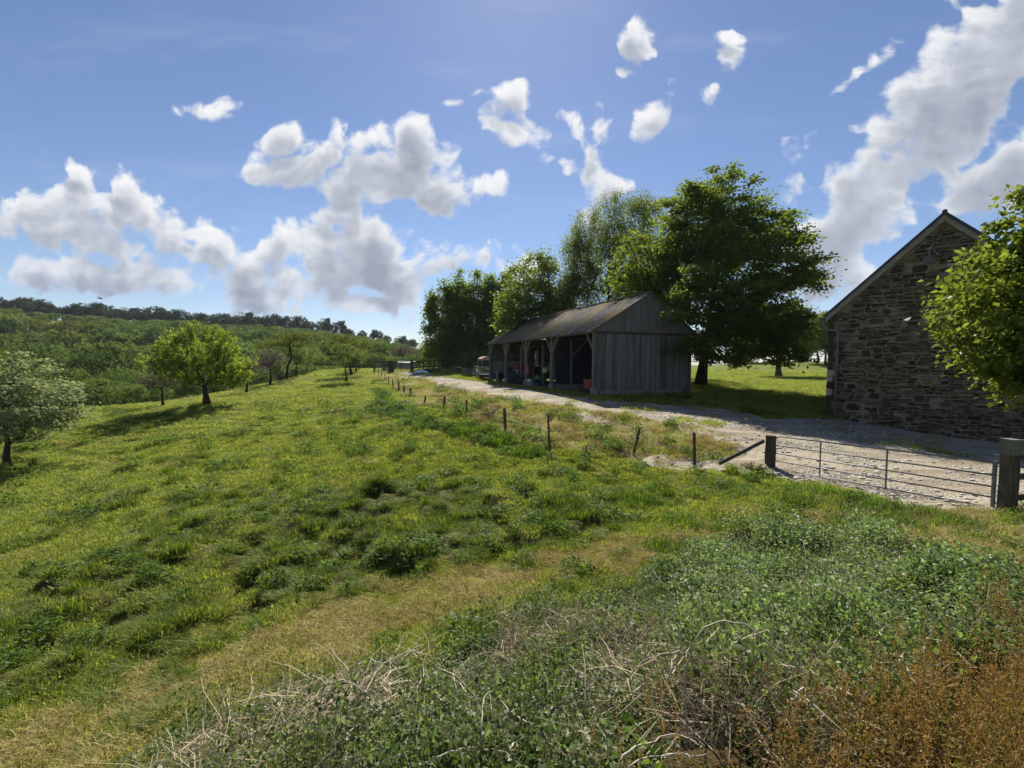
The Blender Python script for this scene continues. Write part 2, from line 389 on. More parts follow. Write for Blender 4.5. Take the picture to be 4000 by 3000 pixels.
# ---------------------------------------------------------------- sky with clouds, sun
SUN_EL = 44.0
def build_world():
    w = bpy.data.worlds.new('World'); scn.world = w; w.use_nodes = True
    t = NT(w.node_tree); t.n.clear(); out = t.new('ShaderNodeOutputWorld')
    sky = t.new('ShaderNodeTexSky', sky_type='NISHITA'); sky.sun_disc = False
    sky.sun_elevation = R(SUN_EL); sky.sun_rotation = R(0); sky.altitude = 0
    sky.air_density = 1.0; sky.dust_density = 0.12; sky.ozone_density = 2.2
    d = t.new('ShaderNodeTexCoord').outputs['Generated']
    sp = t.new('ShaderNodeSeparateXYZ'); t.put(sp.inputs[0], d)
    yy = t.math('MAXIMUM', t.math('ABSOLUTE', sp.outputs[1]), 0.08)
    cb = t.new('ShaderNodeCombineXYZ'); t.put(cb.inputs[0], t.math('DIVIDE', sp.outputs[0], yy)); t.put(cb.inputs[1], t.math('DIVIDE', sp.outputs[2], yy))
    uv = cb.outputs[0]
    # heaps of cloud: azimuth tangent, elevation tangent, half width, half height, tilt, strength
    B = [(-.345,.418,.185,.085,2,1),(-.49,.49,.045,.045,0,.9),(-.21,.49,.05,.055,0,.9),(-.17,.375,.09,.05,0,.8),(-.375,.32,.075,.055,0,.8),(-.36,.235,.15,.075,0,1),(-.27,.185,.11,.05,0,.8),
      (-.15,.215,.12,.05,12,.8),(-.9,.30,.23,.075,-8,1),(-.86,.36,.05,.045,0,.8),(-1.04,.32,.1,.06,0,.9),(-.7,.265,.11,.045,-12,.9),(-.55,.225,.1,.035,10,.7),
      (-.95,.185,.30,.05,0,.75),(-.55,.185,.2,.045,0,.7),(-.57,.152,.12,.04,0,.8),(-.32,.135,.15,.045,0,.7),(.03,.19,.085,.06,0,.6),(-.02,.13,.12,.03,0,.5),
      (-.665,.545,.06,.03,0,.75),(-.955,.41,.05,.028,-35,.75),(.268,.70,.048,.042,0,.85),(.23,.632,.035,.02,0,.7),(.455,.70,.05,.03,0,.52),(.46,.66,.04,.045,0,.52),(.43,.592,.02,.022,0,.45),
      (-.01,.555,.055,.06,30,.72),(-.015,.50,.05,.045,0,.62),(.05,.47,.045,.06,-20,.48),(-.10,.566,.06,.022,20,.5),(.29,.51,.08,.035,48,.8),(.16,.475,.05,.07,20,.50),(.115,.44,.035,.03,0,.48),(.21,.378,.07,.03,28,.75),
      (-.065,.39,.06,.028,8,.7),(.15,.325,.06,.03,20,.55),
      (.98,.60,.20,.13,45,1),(1.12,.72,.17,.12,40,1),(.83,.44,.22,.085,42,.95),(.72,.30,.17,.085,40,.9),(.69,.20,.11,.07,10,.8),(1.06,.43,.15,.07,30,.9),(1.22,.50,.12,.08,30,.9),(.75,.63,.10,.024,35,.7),
      (.88,.54,.12,.05,40,.8),(.62,.40,.05,.09,-20,.45)]
    def density(uv, det, fine):
        wn = t.vmath('SUBTRACT', t.noise(uv, 4.5, 4, .6, 0, 1), (.5, .5, .5))
        uvw = t.vmath('ADD', uv, t.vmath('MULTIPLY', wn, (.09, .09, 0)))
        f = None
        for u, v, ru, rv, rot, st in B:
            src = uvw
            if f is not None:      # chained so that the shader keeps few values alive at a time
                ma = t.new('ShaderNodeVectorMath', operation='MULTIPLY_ADD'); t.put(ma.inputs[0], f); ma.inputs[1].default_value = (1e-7, 1e-7, 0); t.put(ma.inputs[2], uvw); src = ma.outputs[0]
            mp = t.mapping(src, (u, v, 0), (0, 0, R(rot)), (ru * 1.5, rv * 1.5, 1), 'TEXTURE')
            g = t.math('MULTIPLY', t.math('SUBTRACT', 1.0, t.vmath('LENGTH', mp)), st)
            if f is None: f = g
            else:
                sm = t.new('ShaderNodeMath', operation='SMOOTH_MAX'); t.put(sm.inputs[0], f); t.put(sm.inputs[1], g); sm.inputs[2].default_value = 0.10; f = sm.outputs[0]
        nz = t.noise(uvw, 8.0, det, .60, .25)
        us = t.mapping(uvw, rot=(0, 0, R(-43)), scale=(3.2, 11, 1)); ns = t.noise(us, 1.0, det, .6, .5)
        side = t.math('MULTIPLY', t.smooth(t.math('ADD', sepuv.outputs[0], 0.0), .42, .72), .6)
        nm = t.math('ADD', t.math('MULTIPLY', nz, t.math('SUBTRACT', 1.0, side)), t.math('MULTIPLY', ns, side))
        if not fine: return t.math('ADD', t.math('MINIMUM', f, .62), t.math('MULTIPLY', t.math('SUBTRACT', nm, .5), 1.55)), f
        vo = t.new('ShaderNodeTexVoronoi', feature='SMOOTH_F1'); t.put(vo.inputs['Vector'], uvw); vo.inputs['Scale'].default_value = 15; vo.inputs['Detail'].default_value = 1.5; vo.inputs['Smoothness'].default_value = .35
        puff = t.math('SUBTRACT', .42, vo.outputs['Distance'])
        f = t.math('MINIMUM', f, .62)
        return t.math('ADD', t.math('ADD', f, t.math('MULTIPLY', t.math('SUBTRACT', nm, .5), 1.55)), t.math('MULTIPLY', puff, .5)), f
    sepuv = t.new('ShaderNodeSeparateXYZ'); t.put(sepuv.inputs[0], uv)
    dens, f0 = density(uv, 8, True)
    ma = t.new('ShaderNodeVectorMath', operation='MULTIPLY_ADD'); t.put(ma.inputs[0], dens); ma.inputs[1].default_value = (1e-7, 1e-7, 0); t.put(ma.inputs[2], uv)
    dup, f1 = density(t.vmath('ADD', ma.outputs[0], (.006, .034, 0)), 3, False)
    alpha = t.math('MULTIPLY', t.smooth(dens, .03, .30), t.smooth(sp.outputs[2], .015, .09))
    wv = t.mapping(uv, rot=(0, 0, R(-50)), scale=(1.4, 6, 1))
    wisp = t.math('MULTIPLY', t.smooth(t.noise(wv, 1.3, 6, .6, .4), .50, .88), .16)
    alpha = t.math('MAXIMUM', alpha, wisp)
    # the sun stands above: cloud with more cloud over it is grey, rims and tops are bright
    shade = t.math('ADD', t.math('MULTIPLY', dup, .8), t.math('MULTIPLY', dens, .35))
    ccol = t.ramp(shade, [(.12, (1.0, 1.0, 1.02)), (.34, (.85, .875, .92)), (.56, (.56, .60, .685)), (.84, (.37, .405, .50))])
    lift = t.smooth(sp.outputs[2], .0, .22)
    skyc = t.vmath('MULTIPLY', sky.outputs[0], (SKYS * SKYTINT[0], SKYS * SKYTINT[1], SKYS * SKYTINT[2]))
    cs = t.vmath('SCALE', ccol); cs.node.inputs['Scale'].default_value = CLOUDS
    # far low cloud takes on the colour of the air in front of it
    cmix = t.mix(t.math('SUBTRACT', 1.0, lift), cs, t.vmath('MULTIPLY', cs, (.74, .80, .92)))
    allc = t.mix(alpha, skyc, cmix)
    w.cycles.sampling_method = 'MANUAL'; w.cycles.sample_map_resolution = 512
    bg = t.new('ShaderNodeBackground'); t.put(bg.inputs[0], allc); bg.inputs[1].default_value = 0.1
    t.l.new(bg.outputs[0], out.inputs[0])
SKYS = 1.0; SKYTINT = (.56, .565, .63); CLOUDS = 5.6
build_world()
sl = bpy.data.lights.new('sun', 'SUN'); so = bpy.data.objects.new('sun', sl); COL.objects.link(so)
sl.energy = 5.0; sl.angle = R(0.5); sl.color = (1, .95, .86)
so.rotation_euler = (-R(90 - SUN_EL), 0, R(1.0)); so.location = (0, 60, 80)
vs = scn.view_settings; vs.view_transform = 'Standard'; vs.look = 'None'; vs.gamma = 1; vs.exposure = 0.75
cy = scn.cycles
cy.max_bounces = 7; cy.diffuse_bounces = 3; cy.glossy_bounces = 2; cy.transmission_bounces = 5; cy.transparent_max_bounces = 6
cy.use_denoising = True; cy.caustics_reflective = False; cy.caustics_refractive = False
cy.use_adaptive_sampling = True; cy.adaptive_threshold = 0.02
scn.render.use_persistent_data = False
# ---------------------------------------------------------------- materials of built things
M_BOARD = surf('weathered_boards', [(.085,.08,.075),(.15,.145,.14),(.21,.205,.20)], 2.2, (5,5,.35), .85, 0, .4, .008, 6, .32)
M_TIMBER = surf('grey_timber', [(.10,.092,.08),(.17,.158,.14),(.24,.228,.208)], 3.0, (4,4,.5), .85, 0, .4, .008)
M_DARKWOOD = surf('dark_old_wood', [(.03,.025,.02),(.065,.055,.045),(.10,.088,.072)], 4.0, (3,3,.4), .9, 0, .6, .01)
M_POSTWOOD = surf('post_wood', [(.045,.035,.028),(.09,.072,.055),(.15,.125,.098)], 4.0, (4,4,.5), .9, 0, .6, .01, 6, .6)
M_CONC = surf('old_concrete', [(.14,.135,.12),(.22,.21,.19),(.28,.27,.245)], 4.0, rough=.95)
M_GALV = surf('galvanised_steel', [(.12,.125,.135),(.19,.195,.205),(.26,.265,.275)], 6.0, (1,1,1), .55, .35, .1, .002)
M_SHEETGREY = surf('grey_sheeting', [(.08,.082,.085),(.13,.132,.135)], 2.0, rough=.7)
M_BLUESHEET = surf('blue_sheeting', [(.007,.010,.020),(.013,.018,.034)], 2.0, rough=.6, tint=.6)
def plain(name, c, rough=.5, metal=0, var=.25):
    return surf(name, [tuple(k*(1-var) for k in c), c], 4.0, rough=rough, metal=metal, bump=.15, bdist=.003, fine=6)
M_RED = plain('red_plastic', (.26,.026,.019)); M_WHITE = plain('white_plastic', (.40,.41,.44)); M_BLACK = plain('black_plastic', (.02,.02,.022))
M_CREAM = plain('cream_plastic', (.42,.39,.25)); M_GREEN = plain('green_paint', (.03,.16,.07)); M_TEAL = plain('teal_plastic', (.03,.17,.13))
M_BLUE = plain('blue_plastic', (.015,.045,.17)); M_PINK = plain('pink_cloth', (.36,.12,.14), .8); M_LIME = plain('lime_plastic', (.07,.15,.025))
M_GREY = plain('grey_paint', (.28,.28,.27)); M_YELLOW = plain('ochre_panel', (.17,.135,.06)); M_PAPER = plain('poster_paper', (.6,.6,.58), .9, 0, .5)
M_RUST = surf('rusty_sheet', [(.24,.09,.04),(.34,.15,.07),(.50,.42,.33)], 2.5, rough=.8); M_WPAINT = surf('worn_white_paint', [(.20,.20,.205),(.32,.32,.325),(.42,.42,.42)], 4, rough=.6)
M_TARP = plain('dark_tarpaulin', (.035,.033,.03), .7); M_FILM = plain('plastic_film', (.55,.58,.62), .3)
M_SLATE = surf('slate_roof', [(.035,.035,.045),(.06,.06,.075)], 3.0, (1,1,1), .6)
M_LIMEWASH = surf('worn_verge_board', [(.14,.13,.11),(.24,.225,.195),(.30,.285,.25)], 3.0, (1,1,1), .9)
def roof_mat():
    m, t, out = new_mat('fibre_cement_roof')
    tc = t.new('ShaderNodeTexCoord').outputs['Object']
    n1 = t.noise(tc, .55, 6, .7, .5); n2 = t.noise(tc, 3.5, 5, .7); n3 = t.noise(t.mapping(tc, scale=(1,1,1)), 18, 3, .6)
    c = t.ramp(n2, [(.3, (.055,.050,.046)), (.5, (.105,.097,.09)), (.7, (.155,.145,.135))])
    lich = t.mix(t.noise(tc, 9, 4, .7), (.15,.095,.022), (.24,.18,.07))
    c = t.mix(t.math('MULTIPLY', t.smooth(n1, .43, .58), t.smooth(n2, .33, .52)), c, lich)
    c = t.mix(t.math('MULTIPLY', t.smooth(t.noise(tc, .8, 5, .7, .3, 0), .52, .66), .75), c, (.055,.05,.045))
    principled(t, out, c, .9, 0, t.bump(t.math('ADD', n2, n3), .6, .012), .2)
    return m
M_ROOF = roof_mat()
# ---------------------------------------------------------------- open fronted timber shed (local x across, y along, z up)
SH = empty('open_shed', (BC[0], BC[1], BZ), BANG, 'long open-fronted timber shed with lichen-spotted corrugated roof beside the gravel drive', 'shed')
HE, HR, WR = 4.2, 6.55, 3.8
def roof_slope(name, x0, z0, x1, z1, y0=-.28, y1=BL+.25):
    nw = int((y1 - y0) / .03); ys = np.linspace(y0, y1, nw + 1); V = []; ns = 1
    for k in range(ns):           # overlapping sheets up the slope
        f0, f1 = k / ns, min(1.0, (k + 1.06) / ns)
        for f, off in ((f0, .035 + .002), (f1, .035)):
            x = x0 + (x1 - x0) * f; z = z0 + (z1 - z0) * f
            V.append(np.stack([np.full_like(ys, x), ys, z + off + .028 * np.sin(ys * 2 * math.pi / .177) + .006 * np.sin(ys * .9)], -1))
    V = np.concatenate(V); n1 = nw + 1
    a = np.arange(nw); F = []
    for k in range(ns):
        b0 = 2 * k * n1; F.append(np.stack([b0 + a, b0 + a + 1, b0 + n1 + a + 1, b0 + n1 + a], -1))
    F = np.concatenate(F)
    if x1 > x0: F = F[:, ::-1]
    o = link(name, np_mesh(name, V, F, smooth=True), SH, M_ROOF)
    md = o.modifiers.new('thickness', 'SOLIDIFY'); md.thickness = .012; md.offset = 0
    return o
tanf = (HR - HE) / WR
rf = roof_slope('roof', -.5, HE - .5 * tanf, WR, HR)
rf['label'] = 'front roof slope with orange lichen'
roof_slope('roof', BW + .45, HE - .45 * (HR - HE) / (BW - WR), WR, HR)
b = MB()
b.tube([(WR, -.3, HR + .05), (WR, BL + .27, HR + .05)], .085, 8); b.build('ridge_cap', M_ROOF, SH, True)
# gable cladding: corrugated sheet above, boards below
b = MB(); xs = np.linspace(-.1, BW + .1, 260)
def rz(x): return HE + tanf * x if x < WR else HR - (HR - HE) * (x - WR) / (BW - WR)
for i in range(len(xs) - 1):
    ya = -.13 - .02 * math.sin(xs[i] * 2 * math.pi / .155); yb = -.13 - .02 * math.sin(xs[i+1] * 2 * math.pi / .155)
    za, zb = rz(xs[i]) - .02, rz(xs[i+1]) - .02
    b.add([(xs[i], ya, 4.0), (xs[i+1], yb, 4.0), (xs[i+1], yb, zb), (xs[i], ya, za), (xs[i], ya+.03, 4.0), (xs[i+1], yb+.03, 4.0)], [(0,1,2,3), (4,5,1,0)])
b.build('gable_sheeting', M_BOARD, SH)['label'] = 'corrugated upper gable sheeting'
b = MB(); rng = random.Random(4); x = 0.0
while x < BW:
    w = rng.uniform(.17, .23); x1 = min(x + w, BW); b.tv = rng.random(); o = rng.uniform(0, .018)
    b.box((x + .003, -.045 - o, .36 + rng.uniform(-.02, .02) - .05 * x / BW), (x1 - .003, .02, 4.03)); x = x1
b.build('end_wall', M_BOARD, SH)
b = MB(); b.box((-.02, -.19, 3.93), (BW + .06, -.05, 4.035)); b.build('wall_rail', M_DARKWOOD, SH)
b = MB(); b.box((.28, -.03, -.4), (BW, .17, .355)); b.box((3.55, -.16, -.4), (3.9, -.032, .5)); b.build('plinth', M_CONC, SH)
b = MB(); x = 0.0
while x < BL:
    w = rng.uniform(.17, .24); b.tv = rng.random(); b.box((BW - .02, x + .003, .1), (BW + .03 + rng.uniform(0, .015), min(x + w, BL), 4.15)); x += w
b.build('back_wall', M_BOARD, SH)
b = MB(); x = .0
while x < BW:
    b.tv = rng.random(); b.box((x + .004, BL - .02, .2), (min(x + 1.0, BW), BL + .04, rz(min(x + .5, BW)) - .15)); x += 1.0
b.build('far_wall', M_SHEETGREY, SH)
b = MB(); b.box((.1, BL - .10, 2.25), (BW - .1, BL - .022, 2.37)); b.build('far_wall_rail', M_DARKWOOD, SH)
b = MB()
for x in (.35, 1.75, 3.1): b.box((x, BL - .06, .95), (x + 1.2, BL - .022, 2.2))
b.build('wall_panel', plain('dull_pale_panel', (.22,.225,.23)), SH)
# blue partition behind the second post
b = MB(); x = .35
while x < BW - .1:
    b.tv = rng.random(); o = rng.uniform(0, .03); b.box((x, 6.28 + o - .06, .3), (x + .27, 6.28 + .05, 4.1)); x += .28
b.build('partition', M_BLUESHEET, SH)['label'] = 'dark blue sheet partition'
b = MB(); b.box((.3, 6.12, -.2), (BW - .1, 6.2, .42)); b.build('partition_kerb', M_CONC, SH)
b = MB(); b.box((-.11, -.02, HE - .27), (.11, BL, HE - .03)); b.build('eave_beam', M_TIMBER, SH)
b = MB()
for s in np.arange(.3, BL, .95): b.bar((-.35, s, HE - .38*tanf + .0), (WR, s, HR - .1), .07, .14); b.bar((BW + .2, s, HE - .1), (WR, s, HR - .1), .07, .14)
b.build('rafters', M_DARKWOOD, SH)
POST_S = [.11, 6.26, 11.4, 16.6, 21.7]
for i, s in enumerate(POST_S):
    p = MB()
    if i == 0: p.box((-.11, .03, .5), (.11, .21, HE - .27))
    else: p.box((-.105, s - .105, .55 if i < 4 else .3), (.105, s + .105, HE - .27))
    po = p.build('post', M_TIMBER, SH)
    q = MB(); h = .52 if i else .5
    q.lathe([(.24, -.3), (.235, h - .04), (.2, h)], 4 if i in (0, 4) else 10, (0, s, 0), Matrix.Rotation(R(45), 3, 'Z') if i in (0, 4) else None)
    q.build('footing', M_CONC, po)
    for sg in (-1, 1):
        if (i == 0 and sg < 0) or (i == 4 and sg > 0): continue
        q = MB(); q.bar((0, s + sg * .06, 2.85), (0, s + sg * 1.0, HE - .22), .13, .14, (1, 0, 0)); q.build('brace', M_TIMBER, po)
    if 0 < i < 4:
        q = MB(); q.bar((.5, s, HE - .35), (BW - .1, s, HE - .35), .16, .22); q.build('tie_beam', M_DARKWOOD, SH)
        q = MB(); q.box((1.5, s - .09, .1), (1.68, s + .09, HE - .4)); q.build('inner_post', M_TIMBER, SH)
        q = MB(); q.bar((1.6, s, 2.5), (2.9, s, HE - .45), .12); q.build('inner_brace', M_TIMBER, SH)
def shed_pt(px, py, w, z=None):
    """point inside the shed on the sight line at distance w behind the open front"""
    d = ray(px, py); u = d[0] / d[1]
    s = (BC[0] + w*BB[0] - u*(BC[1] + w*BB[1])) / (u*BA[1] - BA[0])
    p = BC + BB * w + BA * s; zz = d[2] / d[1] * p[1]
    return Vector((p[0], p[1], zz if z is None else z))
FZ = BZ + .004
def solo(b, name, mat, loc, rz, label, cat, group=None, smooth=False):
    o = b.build(name, mat, None, smooth); o.location = loc; o.rotation_euler = (0, 0, rz); return tag(o, label, cat, group)
# things kept in the shed
b = MB(); b.lathe([(.13,0),(.14,.02),(.15,1.0),(.17,1.02),(.17,1.08),(.0,1.1)], 14)
solo(b, 'waste_bin', M_WHITE, shed_pt(1942,1490,.8,FZ), 0, 'tall narrow white bin standing near the far end of the shed', 'bin', None, True)
b = MB(); b.lathe([(.24,0),(.28,.75),(.31,.76),(.31,.82),(.02,.86)], 4, (0,0,0), Matrix.Rotation(R(45),3,'Z'))
solo(b, 'storage_tub', M_BLACK, shed_pt(1955,1490,1.2,FZ), BANG, 'dark plastic tub with lid beside the tall white bin', 'tub')
wb = empty('work_bench', shed_pt(1990,1480,1.9,FZ), BANG, 'rough bench with a dark cupboard on it behind the fourth shed post', 'bench')
b = MB(); b.box((-.35,-1.0,.80),(.35,1.0,.86)); b.build('bench_top', M_TIMBER, wb)
for sx in (-.3,.3):
    for sy in (-.9,.9): q = MB(); q.box((sx-.04,sy-.04,0),(sx+.04,sy+.04,.8)); q.build('leg', M_DARKWOOD, wb)
b = MB(); b.box((-.25,-.75,.862),(.25,.7,1.45)); b.box((-.255,-.02,.9),(-.25,.0,1.42)); b.build('cupboard', M_BLACK, wb)
tr = empty('tipping_trough', shed_pt(2030,1480,2.2,FZ), BANG, 'grey steel trough on a frame with red crates stacked on it', 'trough')
b = MB(); P = [(-.9,.75),(-.65,.0),(.65,.0),(.9,.75)]
b.prism([(-.5,y,z+.55) for y,z in P], (-.5,0,0), (.5,0,0)); b.build('trough_body', M_GREY, tr)
b = MB(); b.box((-.54,-.98,1.302),(.54,.98,1.34)); b.build('rim', M_GALV, tr)
for sy in (-.5,.5):
    q = MB(); q.box((-.4,sy-.04,0),(.4,sy+.04,.548)); q.build('leg', M_DARKWOOD, tr)
for k, (dz, lab) in enumerate(((1.342, 'lower red plastic crate of the two stacked on the grey trough'), (1.70, 'upper red plastic crate of the two stacked on the grey trough'))):
    c = MB(); w_ = .78 - .06*k
    c.box((-.32,-w_,0),(.32,w_,.04)); c.box((-.34,-w_-.02,.04),(-.30,w_+.02,.35)); c.box((.30,-w_-.02,.04),(.34,w_+.02,.35)); c.box((-.30,-w_-.02,.04),(.30,-w_+.02,.35)); c.box((-.30,w_-.02,.04),(.30,w_+.02,.35))
    for yy in (-.5,0,.5): c.box((-.365,yy-.03,.06),(-.341,yy+.03,.33))
    c.box((-.37,-w_-.03,.30),(-.342,w_+.03,.34))
    q = tr.matrix_basis @ Vector((0,-.12,0)); 
    solo(c, 'plastic_crate', M_RED, Vector(tr.location) + Vector((0,0,dz)), BANG, lab, 'crate', 'red crates in the shed')
hp = MB(); hr = np.random.default_rng(8); n_ = 18
vs_ = [(0.05, 0.1, 1.35)]; fs_ = []
for ring, (rr_, zz_) in enumerate(((.35,1.1),(.75,.72),(1.15,.35),(1.5,0))):
    for k in range(n_):
        a = 2*math.pi*k/n_; q = rr_ * (1 + hr.uniform(-.13,.13)); vs_.append((q*.62*math.cos(a), q*math.sin(a)*1.15, zz_ + (hr.uniform(-.08,.08) if ring < 3 else 0)))
for k in range(n_): fs_.append((0, 1+k, 1+(k+1)%n_))
for ring in range(3):
    for k in range(n_): fs_.append((1+ring*n_+k, 1+(ring+1)*n_+k, 1+(ring+1)*n_+(k+1)%n_, 1+ring*n_+(k+1)%n_))
hp.add(vs_, fs_); solo(hp, 'tarpaulin_heap', M_TARP, shed_pt(2005,1505,.95,FZ), BANG, 'low dark heap under a tarpaulin between the middle shed posts', 'heap')
d = MB(); d.lathe([(.02,0),(.14,.02),(.17,.25),(.12,.5),(.07,.55),(.10,.62),(.10,.72),(.03,.78)], 10); d.bar((-.02,-.14,.42),(0,-.24,.15),.08); d.bar((-.02,.14,.42),(0,.24,.15),.08)
pp = shed_pt(2061,1445,-.28); solo(d, 'cloth_doll', M_PINK, pp + Vector((0,0,-.35)), BANG, 'pink cloth doll hanging on the front of a shed post', 'doll', None, True)
for (xa, ya, xb, yb, lab) in ((2068,1462,2088,1424,'thicker tool handle leaning in the shed, just right of the doll'), (2074,1468,2092,1426,'thinner tool handle leaning beside the thicker one in the shed')):
    p0 = shed_pt(xa,ya,.5,FZ); p1 = shed_pt(xb,yb,1.3); b = MB(); b.tube([Vector((0,0,0)), p1-p0], .022 if 'thick' in lab[:7] else .016, 6); b.bar(Vector((-.12,0,.02)), Vector((.12,0,.02)), .05)
    solo(b, 'broom', M_TIMBER, p0, 0, lab, 'broom', 'tools leaning in the shed')
pb = shed_pt(2096,1398,3.0); bd = empty('notice_board', pb, BANG, 'ochre board with a grey poster hanging inside the shed', 'board')
b = MB(); b.box((-.03,-.42,-.75),(.03,.42,.75)); b.build('board', M_YELLOW, bd)
b = MB(); b.box((-.04,-.02,-.1),(-.033,.38,.42)); b.build('poster', M_PAPER, bd)
mw = empty('ride_on_mower', shed_pt(2105,1500,1.6,FZ), BANG, 'green ride-on mower half hidden in the shade of the shed', 'mower')
b = MB(); b.prism([(-.35,-.9,.45),(-.35,-.85,.85),(-.35,-.3,1.0),(-.35,.25,.8),(-.35,.25,.45)], (-.35,0,0), (.35,0,0)); b.build('bonnet', M_GREEN, mw)
b = MB(); b.box((-.5,-.6,.2),(.5,.9,.42)); b.build('chassis', M_BLACK, mw)
b = MB(); b.box((-.22,.35,.60),(.22,.8,.70)); b.box((-.22,.78,.701),(.22,.88,1.1)); b.build('seat', M_BLACK, mw)
b = MB(); b.tube([(0,.1,.8),(0,.28,1.15)], .03, 6); b.tube([(.2*math.cos(a),.28+.1*math.sin(a),1.15+.14*math.sin(a)) for a in np.linspace(0,2*math.pi,13)], .018, 5); b.build('steering_wheel', M_BLACK, mw)
for sx in (-.45,.45):
    for sy, r_ in ((-.65,.22),(.6,.3)): q = MB(); q.lathe([(r_*.5,-.1),(r_,-.09),(r_,.09),(r_*.5,.1)], 14, (sx,sy,r_), Matrix.Rotation(R(90),3,'Y')); q.build('wheel', M_BLACK, mw)
b = MB(); b.lathe([(.05,-.3),(.22,-.26),(.26,-.1),(.27,.1),(.22,.26),(.1,.28),(.1,.33),(.02,.34)], 14, (0,0,0), Matrix.Rotation(R(80),3,'Y'))
solo(b, 'cream_drum', M_CREAM, shed_pt(2133,1446,1.0), BANG+.3, 'rounded cream plastic drum lying on its side by the second shed post', 'drum', None, True)
b = MB(); b.box((-.12,-.05,-.2),(.12,.05,.2)); b.tube([(0,0,.2),(0,0,.28)], .03, 6); solo(b, 'jerrycan', M_TEAL, shed_pt(2148,1427,.35), BANG, 'small teal can hung beside the second shed post', 'can')
b = MB(); b.box((-.1,-.28,-.07),(.1,.28,.07)); b.box((-.12,-.25,-.05),(-.101,.25,.05)); solo(b, 'cardboard_box', M_WHITE, shed_pt(2101,1428,2.0), BANG, 'small pale box on a shelf under the notice board', 'box')
b = MB(); b.lathe([(.02,0),(.3,.03),(.38,.25),(.34,.5),(.2,.6),(.03,.62)], 12); solo(b, 'blue_sack', M_BLUE, shed_pt(2093,1495,.9,FZ), 0, 'dark blue sack on the ground in front of the mower', 'sack', None, True)
bg_ = MB(); hr = np.random.default_rng(3)
prof = [(.05,0),(.3,.02),(.34,.2),(.3,.42),(.16,.55),(.22,.7)]; vv=[]; nn=12
for r_, z_ in prof:
    for k in range(nn): a=2*math.pi*k/nn; q=r_*(1+hr.uniform(-.18,.18)); vv.append((q*math.cos(a)*.8,q*math.sin(a),z_+hr.uniform(-.02,.03)*(z_>0)))
bg_.add(vv, [(i*nn+k,i*nn+(k+1)%nn,(i+1)*nn+(k+1)%nn,(i+1)*nn+k) for i in range(5) for k in range(nn)])
def bag_mat():
    m, t, out = new_mat('printed_bag'); tc = t.new('ShaderNodeTexCoord').outputs['Object']
    principled(t, out, t.ramp(t.noise(tc, 3.5, 2, .5, .6), [(.42,(.03,.08,.2)),(.5,(.24,.27,.30)),(.6,(.30,.32,.35))]), .35); return m
solo(bg_, 'feed_bag', bag_mat(), shed_pt(2073,1507,.05,FZ), 0, 'crumpled blue and white bag at the foot of a shed post', 'bag', None, True)
b = MB(); b.box((-.2,-.3,0),(.2,.3,.04))
for q in ((-.2,-.3,-.17,.3),(.17,-.3,.2,.3),(-.17,-.3,.17,-.27),(-.17,.27,.17,.3)): b.box((q[0],q[1],.04),(q[2],q[3],.32))
solo(b, 'green_crate', M_LIME, shed_pt(2090,1502,.5,FZ), BANG, 'small bright green crate beside the crumpled bag', 'crate')
pl = MB()
for k in range(6): pl.box((-.5+k*.18,-.7,.12),(-.38+k*.18,.7,.145))
for yy in (-.68,-.04,.6): pl.box((-.5,yy,.0),(.52,yy+.09,.119))
solo(pl, 'pallet', M_TIMBER, shed_pt(2115,1508,.3,FZ), BANG, 'weathered pallet lying in front of the mower', 'pallet')
tb = empty('garden_cart', shed_pt(2312,1512,.75,FZ), BANG, 'red tub cart just behind the near corner post of the shed', 'cart')
b = MB(); b.prism([(-.35,-.55,.95),(-.35,-.35,.35),(-.35,.35,.35),(-.35,.55,.95)], (-.35,0,0), (.35,0,0)); b.build('tub', M_RED, tb)
b = MB(); b.box((-.38,-.6,.951),(.38,.6,.985)); b.build('rim', M_RED, tb)
q = MB(); q.lathe([(.1,-.04),(.2,-.04),(.2,.04),(.1,.04)], 12, (0,0,.2), Matrix.Rotation(R(90),3,'Y')); q.build('wheel', M_BLACK, tb)
for sx in (-.28,.28): q = MB(); q.bar((sx,-.2,.36),(sx,-.35,0),.04); q.build('leg', M_GALV, tb)
# ---------------------------------------------------------------- stone house with its gable to the drive (local x along gable, y outward)
hb = gz(*HC) ; HZ = float(at(3226,1630,22.0)[2])
HA = math.atan2(HD[1], HD[0])
HW, HEV, HAP = 7.75, 5.02, 8.88
HS = empty('stone_house', (HC[0], HC[1], HZ), HA, 'brown rubble-stone gable house with slate roof beside the drive', 'house')
# local axes: x = HD, y = rotated 90 ccw (towards the back)
def hroof(x): return HEV + (HAP - HEV) * (1 - abs(x - HW/2) / (HW/2))
b = MB(); LEN = 13.0
b.prism([(0,.0,-1.6),(HW,.0,-1.6),(HW,.0,HEV),(HW/2,.0,HAP),(0,.0,HEV)], (0,0,0), (0,LEN,0))
b.build('wall', surf('lime_mortar', [(.09,.070,.046),(.19,.152,.105),(.30,.245,.17)], 1.2, (1,1,1), .95, 0, .6, .02), HS)
def stone_mat():
    m, t, out = new_mat('schist_stone'); tc = t.new('ShaderNodeTexCoord').outputs['Object']; tt = t.attr('tint')
    n = t.noise(t.mapping(tc, scale=(1,1,3)), 7, 5, .65)
    c = t.ramp(tt, [(0,(.022,.016,.012)),(.35,(.042,.031,.023)),(.7,(.070,.053,.039)),(.88,(.115,.09,.066)),(1,(.30,.27,.22))])
    c = t.mix(t.smooth(n,.45,.75), c, t.vmath('MULTIPLY', c, (1.7,1.6,1.5)))
    principled(t, out, c, .9, 0, t.bump(t.math('ADD', n, t.noise(tc, 45, 3, .6)), .6, .01), .2); return m
M_STONE = stone_mat()
